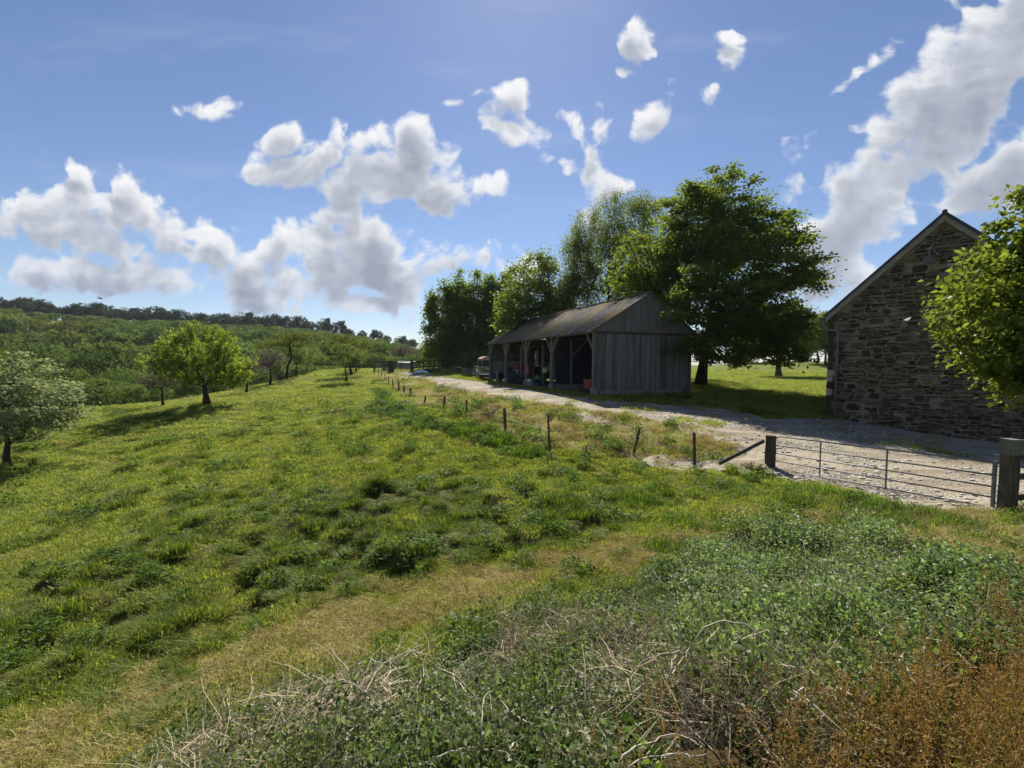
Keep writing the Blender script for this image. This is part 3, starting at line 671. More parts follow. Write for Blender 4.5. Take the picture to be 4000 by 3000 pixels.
def stone_poly(bld, x0, x1, z0, z1, rg, y=0.0, tint=None):
    """one rough flat stone: irregular octagon outline, domed face"""
    cx, cz = (x0+x1)/2, (z0+z1)/2; hx, hz = (x1-x0)/2, (z1-z0)/2; n = 8; o = []; inn = []
    pr = rg.uniform(.012, .045); k = rg.uniform(.5, .9)
    for i in range(n):
        a = 2*math.pi*(i+.5)/n; ca, sa = math.cos(a), math.sin(a)
        ex = abs(ca)**(.45) * (1 if ca > 0 else -1); ez = abs(sa)**.5 * (1 if sa > 0 else -1)
        jx, jz = rg.uniform(.80,1.10), rg.uniform(.68,1.18)
        o.append((cx + hx*ex*jx, y, cz + hz*ez*jz)); inn.append((cx + hx*ex*jx*.86, y - pr*rg.uniform(.7,1.2), cz + hz*ez*jz*.78))
    bld.tv = rg.random()**1.25 * .93 if tint is None else tint
    if tint is None and rg.random() < .018: bld.tv = rg.uniform(.94, 1)
    bld.add(o + inn, [(i,(i+1)%n,n+(i+1)%n,n+i) for i in range(n)] + [tuple(range(n,2*n))])
rg = random.Random(11); sb = MB(); bigs = []
for _ in range(70):
    w, h = rg.uniform(.28,.62), rg.uniform(.16,.34); x = rg.uniform(.3, HW-.3-w); z = rg.uniform(-.7, 8.6)
    if z + h > min(hroof(x), hroof(x+w)) - .2: continue
    if any(x < q[1]+.03 and x+w > q[0]-.03 and z < q[3]+.03 and z+h > q[2]-.03 for q in bigs): continue
    bigs.append((x, x+w, z, z+h)); stone_poly(sb, x, x+w, z, z+h, rg)
z = -.9
while z < HAP - .2:
    h = rg.choice((.045,.06,.075,.085,.10,.12,.15)); x = .28 + rg.uniform(0,.1)
    zc = lambda xx: z + .03*math.sin(xx*1.3 + z*2) + .015*math.sin(xx*4.1+z*7)
    while x < HW - .2:
        w = rg.uniform(.10,.46) * (.75 + h*3); zz = zc(x) + rg.uniform(-.022,.022)
        hh = h * rg.uniform(.62, 1.30)
        if zz + hh < min(hroof(x), hroof(min(x+w,HW))) - .16 and x + w < HW - .1 and not any(x < q[1]+.008 and x+w > q[0]-.008 and zz < q[3]+.006 and zz+hh > q[2]-.006 for q in bigs):
            stone_poly(sb, x, x+w, zz, zz+hh, rg)
        x += w + rg.uniform(-.005,.026)
    z += h + rg.uniform(.004,.02)
sb.build('stonework', M_STONE, HS)
sb = MB(); z = -.8; k = 0
while z < HEV - .3:
    h = rg.uniform(.26,.40); w = .5 if k % 2 else .3
    sb.tv = rg.uniform(.96,1.0) if k in (6, 8, 9) else rg.uniform(.1,.6)
    sb.box((-.03, -.05-rg.uniform(0,.02), z), (w*.62, .45 if k % 2 == 0 else .28, z+h-.02)); z += h; k += 1
sb.build('quoins', M_STONE, HS)
b = MB(); th_ = .14
for sgn in (-1, 1):
    xo = -0.2 if sgn < 0 else HW + .2; zo = HEV - .2*(HAP-HEV)/(HW/2)
    pts = [(xo,-.28,zo+.05),(HW/2,-.28,HAP+.05),(HW/2,-.28,HAP+.05+th_),(xo,-.28,zo+.05+th_)]
    b.prism(pts if sgn < 0 else pts[::-1], (0,0,0), (0,LEN+.3,0))
b.build('roof', M_SLATE, HS)
for sgn in (-1, 1):
    b = MB(); xo = -.16 if sgn < 0 else HW + .16; zo = HEV - .16*(HAP-HEV)/(HW/2); sh = .035*sgn
    pts = [(xo,-.22,zo-.22),(HW/2+.002*sgn,-.22,HAP-.22),(HW/2+.002*sgn,-.22,HAP+.045),(xo,-.22,zo+.045)]
    b.prism(pts if sgn < 0 else pts[::-1], (0,0,0), (0,.16,0)); b.build('verge_board', M_LIMEWASH, HS)
b = MB(); b.tube([(HW/2,-.3,HAP+.16),(HW/2,LEN,HAP+.16)], .09, 8); b.build('ridge', M_SLATE, HS)
gu = MB(); gu.tube([(-.27,-.3,HEV-.2),(-.27,LEN,HEV-.2)], .07, 8); gut = gu.build('gutter', M_SHEETGREY, HS, True)
gu = MB(); gu.tube([(-.27,-.22,HEV-.26),(-.25,-.2,HEV-.5),(-.05,-.14,HEV-.72),(.3,-.12,HEV-.78),(.36,-.12,HEV-.95),(.36,-.12,.25)], .05, 8)
for z in (1.0, 2.5, 3.9): gu.tube([(.36,-.12,z),(.36,-.12,z+.06)], .065, 8)
gu.build('downpipe', plain('grey_pipe', (.17,.175,.19)), gut, True)
# aerial fixed to the gable
ax, az = 4.02 - .55, 7.55
ae = empty('wall_aerial', Vector(HS.location) + Vector((HD[0]*ax, HD[1]*ax, az)) , HA, 'metal aerial with rods and grey bracket plate high on the gable wall', 'aerial')
b = MB(); b.box((-.2,-.16,-.55),(.2,-.12,-.28)); b.build('bracket_plate', M_SHEETGREY, ae)
b = MB(); b.tube([(0,.0,-.4),(0,-.22,-.1),(-.05,-.25,.05)], .045, 6); b.tube([(-.12,-.25,.0),(.06,-.25,.05)], .07, 6); b.build('mount', M_GALV, ae)
for (p, q, r_) in (((.05,-.25,.1),(.32,-.3,.52),.02),((.08,-.25,0),(.3,-.3,-.3),.03),((.45,-.3,.1),(1.3,-.35,.36),.014),((.45,-.3,.06),(1.3,-.35,.2),.012),((.45,-.3,.02),(1.25,-.35,.04),.014),((.3,-.3,-.3),(1.1,-.3,-.2),.01),((0,-.25,.05),(.5,-.3,.06),.012)):
    b = MB(); b.tube([p, q], r_, 5); b.build('rod', M_GALV, ae)
# ---------------------------------------------------------------- field gate, its posts and the wooden fence
gl = hit(3022,1828); gr_ = hit(3877,1984)
gl = np.array(at(3024,1828,14.2)); gr_ = np.array(at(3877,1984,9.9))
gl[2] = at(3024,1828,14.2)[2]
gv = gr_ - gl; GLN = float(np.hypot(gv[0], gv[1])); gdir = gv / GLN
GT = empty('field_gate', gl, 0, 'galvanised five-bar field gate closed across the gravel between two wooden posts', 'gate')
def gp(f, z): return Vector((gdir[0]*GLN*f, gdir[1]*GLN*f, gdir[2]*GLN*f + z))
GHt = 1.03; hs_ = [.0, .24, .48, .74, GHt]
b = MB(); arc = [gp(.0, 0), gp(0, GHt - .16)] + [gp(.036*(1-math.cos(a)), GHt - .16 + .16*math.sin(a)) for a in np.linspace(.3, math.pi/2, 5)] + [gp(1, GHt)]
b.tube(arc, .024, 8); b.build('top_rail', M_GALV, GT, True)
for h in hs_[:-1]:
    b = MB(); b.tube([gp(0, h), gp(1, h)], .019, 7); b.build('bar', M_GALV, GT, True)
for f in (.275, .60):
    b = MB(); c0, c1 = gp(f, -.015), gp(f, GHt + .01); nrm = Vector((gdir[1], -gdir[0], 0)) * .026
    b.bar(c0 + nrm, c1 + nrm, .012, .05); b.build('upright', M_GALV, GT)
b = MB(); b.bar(gp(1, -.03), gp(1, GHt + .03), .055, .055); b.build('end_stile', M_GALV, GT)
for h in (.12, .95):
    b = MB(); b.tube([gp(1.0, h), gp(1.035, h)], .016, 6); b.build('hinge', M_DARKWOOD, GT)
def rough_post(name, mat, base, h, r0, label, cat, lean=(0,0), square=False, group=None, seed=0, cap=False):
    rg_ = random.Random(seed); b = MB(); n = 4 if square else 8; m = 6; vs_ = []
    for i in range(m + 1):
        f = i / m; z = -.35 + (h + .35) * f
        for k in range(n):
            a = 2*math.pi*(k+.5)/n; rr_ = r0 * (1.41 if square else 1) * (1 - .08*f) * (1 + rg_.uniform(-.06,.06))
            vs_.append((rr_*math.cos(a) + lean[0]*z, rr_*math.sin(a) + lean[1]*z, z + (rg_.uniform(-.03,.03) if i == m and not square else 0)))
    b.add(vs_, [(i*n+k,i*n+(k+1)%n,(i+1)*n+(k+1)%n,(i+1)*n+k) for i in range(m) for k in range(n)] + [tuple(range(m*n,(m+1)*n))])
    o = b.build(name, mat); o.location = base; o.rotation_euler = (0, 0, rg_.uniform(0, .2)); tag(o, label, cat, group); return o
pl_ = at(3007,1858,14.25); rough_post('gate_post', M_DARKWOOD, pl_, 1.3, .115, 'dark square gate post at the curved end of the metal gate', 'post', (-.01,0), True, None, 3)
pr_ = at(3934,2004,9.55); gpR = rough_post('gate_post', M_POSTWOOD, pr_, 1.6, 0.115, 'thick grey-topped gate post at the hinge end of the metal gate', 'post', (-.012,0), True, None, 5)
b = MB(); b.box((-.128,-.128,1.28),(.112,.122,1.615)); b.build('post_cap', M_TIMBER, gpR)
tr_ = Vector(at(2985,1722,14.3)); ft_ = Vector(at(2808,1812,14.6)); b = MB(); b.tube([(0,0,0), ft_ - tr_], .06, 7); solo(b, 'brace_pole', M_DARKWOOD, tr_, 0, 'dark pole propping the left gate post down to the ground', 'pole')
b = MB(); p0 = Vector(pr_)
FN = empty('rail_fence', pr_, 0, 'dark wooden rail fence running on from the thick gate post', 'fence')
for h in (.32,.78,1.22,1.52):
    q = MB(); q.bar((.14,.03,h),(3.0,.55,h+.12),.05,.13); q.build('rail', M_DARKWOOD, FN)
q = MB(); q.box((2.9,.45,-.3),(3.1,.65,1.7)); q.build('fence_post', M_DARKWOOD, FN)
# stakes of the wire fence under the drive: base px, top px, depth
STK = [(2714,1823,2711,1692,15.4,.055,'square-cut upright fence stake nearest the gate, by the pale scree'),
 (2474,1780,2501,1670,17.0,.05,'fence stake leaning strongly to one side with a long shadow'),
 (2146,1744,2141,1622,18.6,.045,'tall thin fence stake standing between the leaning stake and the bend'),
 (1975,1674,1970,1595,21.8,.075,'thick short stake in front of the dry weedy bank below the shed'),
 (1823,1618,1823,1562,25.8,.06,'stake beside dark leafy weeds at the brown dead bush'),
 (1735,1593,1737,1547,28.5,.085,'stout stake next but one before the brown dead bush'),
 (1659,1579,1662,1547,30.5,.07,'stake alone in the tall bright grass below the drive'),
 (1606,1539,1604,1517,36,.09,'squat light-faced stake at the near end of the far row of stakes'),
 (1579,1532,1579,1507,37.5,.08,'second of the three squat stakes beyond the tall grass'),
 (1558,1523,1558,1492,40,.075,'tallest of the three stakes where the bank turns reddish'),
 (1535,1501,1534,1484,43,.06,'very short stake by the reddish bare patch of bank'),
 (1518,1500,1517,1472,46,.05,'straight thin stake above the reddish bare patch'),
 (1505,1493,1503,1461,49,.05,'thin stake, third before the far gate'),
 (1493,1482,1489,1453,52,.055,'slanting stake, second before the far gate'),
 (1479,1466,1478,1444,55,.05,'last small stake before the thick far corner post'),
 (1463,1457,1463,1434,58,.14,'thick round corner post where the stake fence meets the far gate')]
stk_xyz = []
for i, (bx, by, tx, ty, Y, r0, lab) in enumerate(STK):
    B0 = at(bx, by, Y); g = gz(B0[0], B0[1]); T0 = at(tx, ty, Y); h = T0[2] - g
    o = rough_post('fence_stake', M_POSTWOOD, (B0[0], B0[1], g), h, r0, lab, 'stake', ((T0[0]-B0[0])/max(h,.3), 0), False, 'stakes of the wire fence below the drive', 20+i)
    stk_xyz.append((Vector((T0[0], T0[1], T0[2])), Vector((B0[0], B0[1], g)), h))
wv = MB()
for f in (.55, .9):
    pts = [b_ + (t_ - b_) * f + Vector((0,-.06,0)) for t_, b_, h in stk_xyz]
    for p, q in zip(pts[:-1], pts[1:]): wv.tube([p, (p+q)/2 + Vector((0,0,-.05)), q], .004, 3, False)
solo(wv, 'fence_wire', M_GALV, (0,0,0), 0, 'thin wires strung along the row of stakes below the drive', 'wire')
# far gate and fences at the end of the drive
def tubegate(name, p, q, h, nb, label, mat, rad=.03):
    E = empty(name, p, 0, label, 'gate'); d = Vector(q) - Vector(p)
    for k in range(nb):
        z = .12 + (h - .12) * k / (nb - 1); b = MB(); b.tube([(0,0,z), d + Vector((0,0,z))], rad, 6); b.build('bar', mat, E)
    for f in (0.01, .5, .99):
        b = MB(); b.bar(d*f + Vector((0,0,.1)), d*f + Vector((0,0,h+.02)), .05, .05); b.build('upright', mat, E)
    return E
def gpt(px, py, Y): p = at(px, py, Y); return Vector((p[0], p[1], gz(p[0], p[1])))
fa, fb_ = gpt(1528,1455,57), gpt(1609,1452,57)
rough_post('gate_post', M_DARKWOOD, fa, 1.5, .3, 'very thick dark post at the near side of the far gate', 'post', (0,0), True, None, 41)
rough_post('gate_post', M_DARKWOOD, fb_, 1.5, .17, 'dark post where the far gate meets the far rail fence', 'post', (0,0), True, None, 42)
tubegate('field_gate', fa + Vector((.3,0,.0)), fb_ - Vector((.2,0,0)), 1.35, 5, 'shining tubular gate at the far end of the drive', M_GALV, .035)
fc = gpt(1466,1457,58); tubegate('field_gate', fc + Vector((.2,0,0)), fa - Vector((.3,0,0)), 1.15, 5, 'thin dull gate panel joining the corner post to the far gate', M_GREY, .022)
def railfence(pts, h, nr, label, post_w=.16):
    E = empty('rail_fence', pts[0], 0, label, 'fence'); o0 = Vector(pts[0])
    for p in pts: b = MB(); c = Vector(p) - o0; b.box((c.x-post_w/2,c.y-post_w/2,c.z-.2),(c.x+post_w/2,c.y+post_w/2,c.z+h)); b.build('post', M_DARKWOOD, E)
    for p, q in zip(pts[:-1], pts[1:]):
        for k in range(nr): z = h*.35 + h*.55*k/max(1,nr-1); b = MB(); b.bar(Vector(p)-o0+Vector((0,-.1,z)), Vector(q)-o0+Vector((0,-.1,z)), .05, .14); b.build('rail', M_DARKWOOD, E)
railfence([gpt(1612,1451,57.3), gpt(1654,1449,58.5), gpt(1697,1446,60), gpt(1733,1444,62)], 1.35, 2, 'dark two-rail fence between the far gate and the trees')
railfence([gpt(1770,1426,74), gpt(1800,1425,75), gpt(1832,1424,76)], 1.3, 2, 'short rail fence seen between trunks behind the picnic benches')
# pale cattle trough behind the far gate
ct = empty('cattle_feeder', gpt(1591,1446,64), 0, 'white slotted cattle feeder standing behind the far gate', 'feeder')
b = MB(); b.box((-1.1,-.5,.25),(1.1,.5,.62)); b.build('tray', M_WPAINT, ct)
b = MB()
for k in range(6): b.box((-1.05+k*.38,-.52,.66),(-.87+k*.38,-.46,1.0))
b.box((-1.12,-.53,.622),(1.12,-.45,.66)); b.build('slotted_front', M_WPAINT, ct)
b = MB(); b.prism([(-1.2,-.7,1.02),(-1.2,0,1.25),(-1.2,.7,1.02),(-1.2,.7,.97),(-1.2,0,1.2),(-1.2,-.7,.97)], (0,0,0), (2.4,0,0)); b.build('lid', M_WPAINT, ct)
for sx in (-.9,.9): b = MB(); b.box((sx-.05,-.4,0),(sx+.05,.4,.249)); b.build('leg', M_GALV, ct)
b = MB(); b.box((-.9,-.6,1.45),(.95,-.5,1.52)); b.box((-.9,-.6,0),(-.84,-.5,1.449)); b.box((.88,-.6,0),(.94,-.5,1.449)); b.build('hay_rail', M_GALV, ct)
cq = empty('cattle_feeder', gpt(1520,1447,63), 0, 'dark timber crate feeder behind the thick far gate post', 'feeder')
b = MB()
for k in range(4): b.box((-.9,-.5,.15+k*.32),(.9,-.44,.38+k*.32)); b.box((-.9,.44,.15+k*.32),(.9,.5,.38+k*.32))
b.build('slats', M_DARKWOOD, cq)
for sx in (-.85,.85):
    for sy in (-.42,.42): b = MB(); b.box((sx-.05,sy-.015,0),(sx+.05,sy+.015,1.5)); b.build('leg', M_DARKWOOD, cq)
# heap with plastic film at the end of the drive
hpz = gpt(1662,1458,54); b = MB(); rgh = np.random.default_rng(2); vs_ = []; n_ = 14
for rr_, zz_ in ((1.35,0),(1.1,.22),(.8,.40),(.35,.55),(.05,.58)):
    for k in range(n_): a = 2*math.pi*k/n_; q = rr_*(1+rgh.uniform(-.2,.2)); vs_.append((q*math.cos(a), q*.5*math.sin(a), zz_+rgh.uniform(-.05,.05)*(zz_>0)))
b.add(vs_, [(i*n_+k,i*n_+(k+1)%n_,(i+1)*n_+(k+1)%n_,(i+1)*n_+k) for i in range(4) for k in range(n_)])
he = empty('rubbish_heap', hpz, 0, 'low rubbish heap under white plastic film at the end of the drive', 'heap'); b.build('earth', M_TARP, he)
b = MB(); vs_ = []
for i in range(7):
    for j in range(4): u = -1.25+i*.4; vs_.append((u, -.75+j*.2, max(.05,.52-abs(u+.35)*.38+rgh.uniform(-.06,.08) - (.3 if j==0 else 0))))
b.add(vs_, [(i*4+j,(i+1)*4+j,(i+1)*4+j+1,i*4+j+1) for i in range(6) for j in range(3)]); b.build('plastic_film', plain('white_film', (.75,.77,.8), .35), he)
b = MB()
for k in range(26): a = rgh.uniform(0,6.28); p = Vector((rgh.uniform(.0,1.6), rgh.uniform(-.3,.5), .2)); b.tube([p, p+Vector((math.cos(a)*.7, math.sin(a)*.4, rgh.uniform(.1,.8)))], .018, 3)
b.build('sticks', M_DARKWOOD, he)
# little canopied trailer past the far end of the shed
tl = gpt(1899,1482,49.8); TL = empty('canopied_trailer', tl, BANG, 'white railed trailer with a curved rusty roof beyond the shed', 'trailer')
b = MB(); nn = 10; o1 = [( .8*math.cos(a), 2.15 + .42*math.sin(a)) for a in np.linspace(math.pi, 0, nn)]; o2 = [(x*.95, z-.04) for x, z in o1[::-1]]
b.prism([(x,-.9,z) for x, z in o1 + o2], (0,0,0), (0,1.8,0)); b.build('canopy', M_RUST, TL)
b = MB(); b.prism([(x*.97,-.93,z) for x, z in o1], (0,0,0), (0,.028,0)); b.build('canopy_end', M_WPAINT, TL)
for sx in (-.72,.72):
    for sy in (-.85,.85): b = MB(); b.box((sx-.035,sy-.035,.6),(sx+.035,sy+.035,2.2)); b.build('post', M_WPAINT, TL)
b = MB()
for sy in (-.85,.85):
    b.box((-.68,sy-.03,1.38),(.68,sy+.03,1.46)); b.box((-.68,sy-.03,.66),(.68,sy+.03,.73))
    for k in range(6): b.box((-.57+k*.22,sy-.012,.73),(-.545+k*.22,sy+.012,1.38))
for sx in (-.72,.72): b.box((sx-.03,-.81,1.39),(sx+.03,.81,1.45)); [b.box((sx-.012,-.72+k*.28,.66),(sx+.012,-.695+k*.28,1.39)) for k in range(6)]
b.build('railing', M_WPAINT, TL)
b = MB(); b.box((-.75,-.9,.52),(.75,.9,.6)); b.build('floor', M_TIMBER, TL)
b = MB(); b.box((-.65,-.7,.3),(.65,.7,.5)); b.bar((0,-.9,.4),(-.1,-1.9,.35),.08); b.build('chassis', M_DARKWOOD, TL)
for sx in (-.6,.6):
    for sy in (-.5,.5): b = MB(); b.lathe([(.05,-.06),(.24,-.06),(.24,.06),(.05,.06)], 12, (sx,sy,.24), Matrix.Rotation(R(90),3,'Y')); b.build('wheel', M_BLACK, TL)
# benches and bits in the shade of the trees
def picnic(px, py, Y, rz, label, cat='picnic table', chair=False):
    E = empty('picnic_table', gpt(px, py, Y), rz, label, cat)
    b = MB(); [b.box((-.9,-.36+k*.15,.72),(.9,-.23+k*.15,.76)) for k in range(5)]; b.build('table_top', M_TIMBER, E)
    for sy in (-.72,.72): b = MB(); b.box((-.9,sy-.13,.43),(.9,sy+.13,.47)); b.build('seat', M_TIMBER, E)
    for sx in (-.65,.65):
        b = MB(); b.bar((sx,-.2,.72),(sx,-.62,0),.09,.05,(1,0,0)); b.bar((sx+.001,.2,.72),(sx+.001,.62,0),.09,.05,(1,0,0)); b.box((sx-.06,-.8,.36),(sx-.026,.8,.43)); b.build('leg_frame', M_TIMBER, E)
picnic(1832,1463,51,.25,'grey picnic table nearest the white trailer'); picnic(1806,1455,54,-.2,'picnic table between two others in deep tree shade'); picnic(1763,1452,56,.1,'picnic table farthest from the white trailer')
b = MB(); b.lathe([(.1,0),(.45,.02),(.5,.4),(.15,.75),(.05,.78)], 10); b.box((-.5,-.06,.3),(.5,.06,.36)); solo(b, 'covered_barrow', M_FILM, gpt(1862,1462,51.5), .3, 'pale hooded object on legs beside the white trailer', 'barbecue', None, True)
# bird
bp = at(393,1167,120); b = MB()
b.tube([(-.35,0,0),(-.2,0,.03),(0,0,.05),(.22,0,.04),(.36,0,.06)], [.01,.06,.09,.06,.01], 8)
b.add([(-.12,0,.08),(.15,0,.08),(-.1,.75,.30),(-.22,.7,.28),(-.12,0,.05),(.15,0,.05),(-.1,-.75,.22),(-.22,-.7,.2)], [(0,1,2,3),(4,7,6,5)]); b.add([(-.3,0,.02),(-.5,.09,.02),(-.5,-.09,.02)], [(0,1,2)])
o = solo(b, 'bird', M_BLACK, Vector(bp), R(25), 'small dark bird gliding above the wooded ridge', 'bird'); o.scale = (1.6,1.6,1.6)
# ---------------------------------------------------------------- trees
def unit(a): return a / np.maximum(np.linalg.norm(a, axis=-1, keepdims=True), 1e-9)
def leaf_quads(C, D, N, L, W, fold=.12):
    D = unit(D); S = unit(np.cross(D, N)); N2 = np.cross(S, D); L = L[:, None]; W = W[:, None]
    V = np.stack([C - D*L*.5, C + S*W*.5 - D*L*.05 + N2*L*fold, C + D*L*.5, C - S*W*.5 - D*L*.05 + N2*L*fold], 1).reshape(-1, 3)
    F = np.arange(len(V)).reshape(-1, 4); return V, F
def skeleton(rng, trunk, tr, targets, sub=2, arch=.12, lowpen=.7, tip=.012, rmax=.55):
    """branches grown from the trunk line to every leaf cluster; returns tube mesh arrays"""
    nodes = [np.array(p, float) for p in trunk]; par = [-1] + list(range(len(trunk) - 1)); ntr = len(trunk)
    st = max(1, int(len(trunk) * .45))
    order = np.argsort(np.linalg.norm(targets - nodes[st], axis=1)); tips = []
    for k in order:
        p = targets[k]; A = np.array(nodes[st:]); d = p - A
        cost = np.linalg.norm(d, axis=1) + lowpen * np.maximum(0, -d[:, 2])
        n = st + int(np.argmin(cost)); a = nodes[n]; v = p - a; ln = np.linalg.norm(v)
        m = 1 if ln < .5 else sub; prev = n
        for i in range(1, m + 1):
            f = i / (m + 1); q = a + v * f + np.array([0, 0, arch * ln * math.sin(math.pi * f)]) + rng.normal(0, .045, 3) * ln
            nodes.append(q); par.append(prev); prev = len(nodes) - 1
        nodes.append(p); par.append(prev); tips.append(len(nodes) - 1)
    cnt = np.zeros(len(nodes)); 
    for i in range(len(nodes) - 1, 0, -1):
        cnt[i] = max(cnt[i], 1); cnt[par[i]] += cnt[i]
    rad = tip * cnt ** .47; mx = max(rad[st:].max(), 1e-6); rad = np.minimum(rad, tr * rmax + 0 * rad)
    for i in range(ntr):
        f = i / max(1, ntr - 1); rad[i] = max(rad[i], tr * (1 - .75 * f)) if i < st + 1 else max(rad[i], tr * (1 - .85 * f) * .8)
    rad[0] = tr * 1.25
    mb = MB(); mb.tube([Vector(nodes[i]) for i in range(ntr)], [float(rad[i]) for i in range(ntr)], 9)
    for i in range(ntr, len(nodes)):
        a, b = Vector(nodes[par[i]]), Vector(nodes[i])
        if (b - a).length < 1e-4: continue
        ra = min(float(rad[par[i]]), float(rad[i]) * 1.5); mb.tube([a, b], [ra, float(rad[i])], 5 if rad[i] > .03 else 3, False)
    return mb
def crown_points(rng, blobs, n, bias=.42):
    vol = np.array([b[3]*b[4]*b[5] for b in blobs]) ** .8; idx = rng.choice(len(blobs), n, p=vol/vol.sum())
    B = np.array(blobs)[idx]; d = unit(rng.normal(size=(n, 3))); r = rng.random(n) ** bias
    return B[:, :3] + d * r[:, None] * B[:, 3:6], B[:, :3]
def make_tree(name, seed, trunk, tr, blobs, ncl, lpc, cr, ll, flat=.5, asp=.6, up=.8, droop=.15, bias=.42, arch=.12, tip=.012, sub=2, lowpen=.7, spike=0.0, zmin=None, outn=0.0):
    rng = np.random.default_rng(seed)
    P, BCn = crown_points(rng, blobs, ncl, bias)
    if zmin is not None: P[:, 2] = np.maximum(P[:, 2], zmin + rng.random(ncl) * .5)
    mb = skeleton(rng, trunk, tr, P, sub, arch, lowpen, tip)
    tm = bpy.data.meshes.new(name + '_trunk'); tm.from_pydata(mb.v, [], mb.f); tm.polygons.foreach_set('use_smooth', np.ones(len(tm.polygons), bool)); tm.update()
    k = np.maximum(4, (lpc * rng.uniform(.5, 1.5, ncl))).astype(int); own = np.repeat(np.arange(ncl), k); n = len(own)
    s = cr * rng.uniform(.6, 1.35, ncl)[own]
    off = rng.normal(size=(n, 3)) * np.stack([s, s, s * flat], -1) * .55
    out = P - np.array([trunk[-1][0], trunk[-1][1], 0]) * 1.0; out[:, 2] = 0; out = unit(out)
    # sprays reach outward from the twig
    off += out[own] * (rng.random(n) * s * .5)[:, None]
    if spike: 
        upv = unit(out * .55 + np.array([0, 0, 1.0]))[own]; off = off * .45 + upv * (rng.random(n) * spike)[:, None]
    C = P[own] + off
    D = unit(off * .6 + out[own] * .5 + rng.normal(size=(n, 3)) * .45 * 1.0 - np.array([0, 0, droop]))
    N = unit(rng.normal(size=(n, 3)) * .75 + np.array([0, 0, up]))
    if outn: N = unit(N * (1 - outn) + outn * 1.4 * unit(C - BCn[own] * .6 - np.array([0, 0, np.mean([b[2] for b in blobs])]) * .4))
    L = ll * rng.uniform(.6, 1.3, n); V, F = leaf_quads(C, D, N, L, L * asp * rng.uniform(.8, 1.2, n))
    tint = np.clip(rng.random(ncl)[own] * .55 + rng.random(n) * .45, 0, 1)
    cm = np_mesh(name + '_crown', V, F, np.repeat(tint, 4))
    return tm, cm
def place(name, base, meshes, mt, mc, label, cat='tree', group=None, rz=0.0, sc=1.0, shape=None):
    E = empty(name, base, rz, label, cat, group); E.scale = (sc, sc, sc) if shape is None else shape
    link('trunk', meshes[0], E, mt); link('crown', meshes[1], E, mc); return E
M_BARK = surf('dark_bark', [(.022,.018,.014),(.045,.037,.03),(.075,.063,.052)], 3.0, (4,4,.8), .95, 0, .8, .02)
M_BARKG = surf('grey_bark', [(.05,.045,.038),(.095,.088,.075),(.14,.13,.115)], 3.0, (4,4,.8), .95, 0, .8, .02)
L_LIN = leaf_mat('lime_leaves', (.036,.062,.012), (.095,.132,.022), (.30,.39,.035), .5, .015)
L_HORN = leaf_mat('hornbeam_leaves', (.060,.095,.018), (.125,.170,.030), (.34,.45,.04), .46, .01)
L_YEL = leaf_mat('yellow_green_leaves', (.060,.095,.012), (.12,.17,.02), (.30,.40,.03), .5, .05)
L_BIRCH = leaf_mat('birch_leaves', (.070,.105,.022), (.125,.165,.035), (.32,.40,.05), .48, .02)
L_NEAR = leaf_mat('broad_near_leaves', (.060,.105,.014), (.125,.175,.024), (.31,.37,.04), .46, .015)
L_CHERRY = leaf_mat('bright_orchard_leaves', (.075,.14,.014), (.15,.23,.02), (.38,.48,.05), .5, .01)
L_PALE = leaf_mat('pale_downy_leaves', (.21,.245,.12), (.44,.48,.27), (.36,.42,.15), .40, .0)
L_PURP = leaf_mat('faded_blossom', (.085,.058,.050), (.17,.135,.115), (.14,.10,.07), .4, .03)
L_APPLE = leaf_mat('apple_leaves', (.070,.10,.025), (.14,.175,.05), (.26,.34,.06), .45, .015)
L_FAR = leaf_mat('woodland_leaves', (.065,.11,.030), (.23,.295,.078), (.24,.34,.055), .28, .0, .6)
L_RIDGE = leaf_mat('ridge_leaves', (.034,.052,.026), (.066,.090,.042), (.09,.12,.045), .34, .0, .4)
L_OLIVE = leaf_mat('olive_leaves', (.085,.105,.024), (.23,.25,.055), (.26,.30,.05), .3, .0, .5)
def pb(bx, by, Y, lst):
    """crown lobes given by where they show beside the trunk's foot: (px, py, half width, half height, towards+/away, half depth m)"""
    k = Y / F; return [((q[0]-bx)*k, q[4] if len(q) > 4 else 0.0, (by-q[1])*k, q[2]*k, q[5] if len(q) > 5 else q[2]*k, q[3]*k) for q in lst]
def gnd(px, py, Y):
    p = at(px, py, Y); return Vector((p[0], p[1], gz(p[0], p[1]) - .06))
def stem(h, lean=(0,0), n=6, wob=.05, seed=0):
    r_ = np.random.default_rng(seed); return [(lean[0]*i/(n-1) + (r_.normal()*wob if 0 < i else 0), lean[1]*i/(n-1) + (r_.normal()*wob if 0 < i else 0), h*i/(n-1)) for i in range(n)]
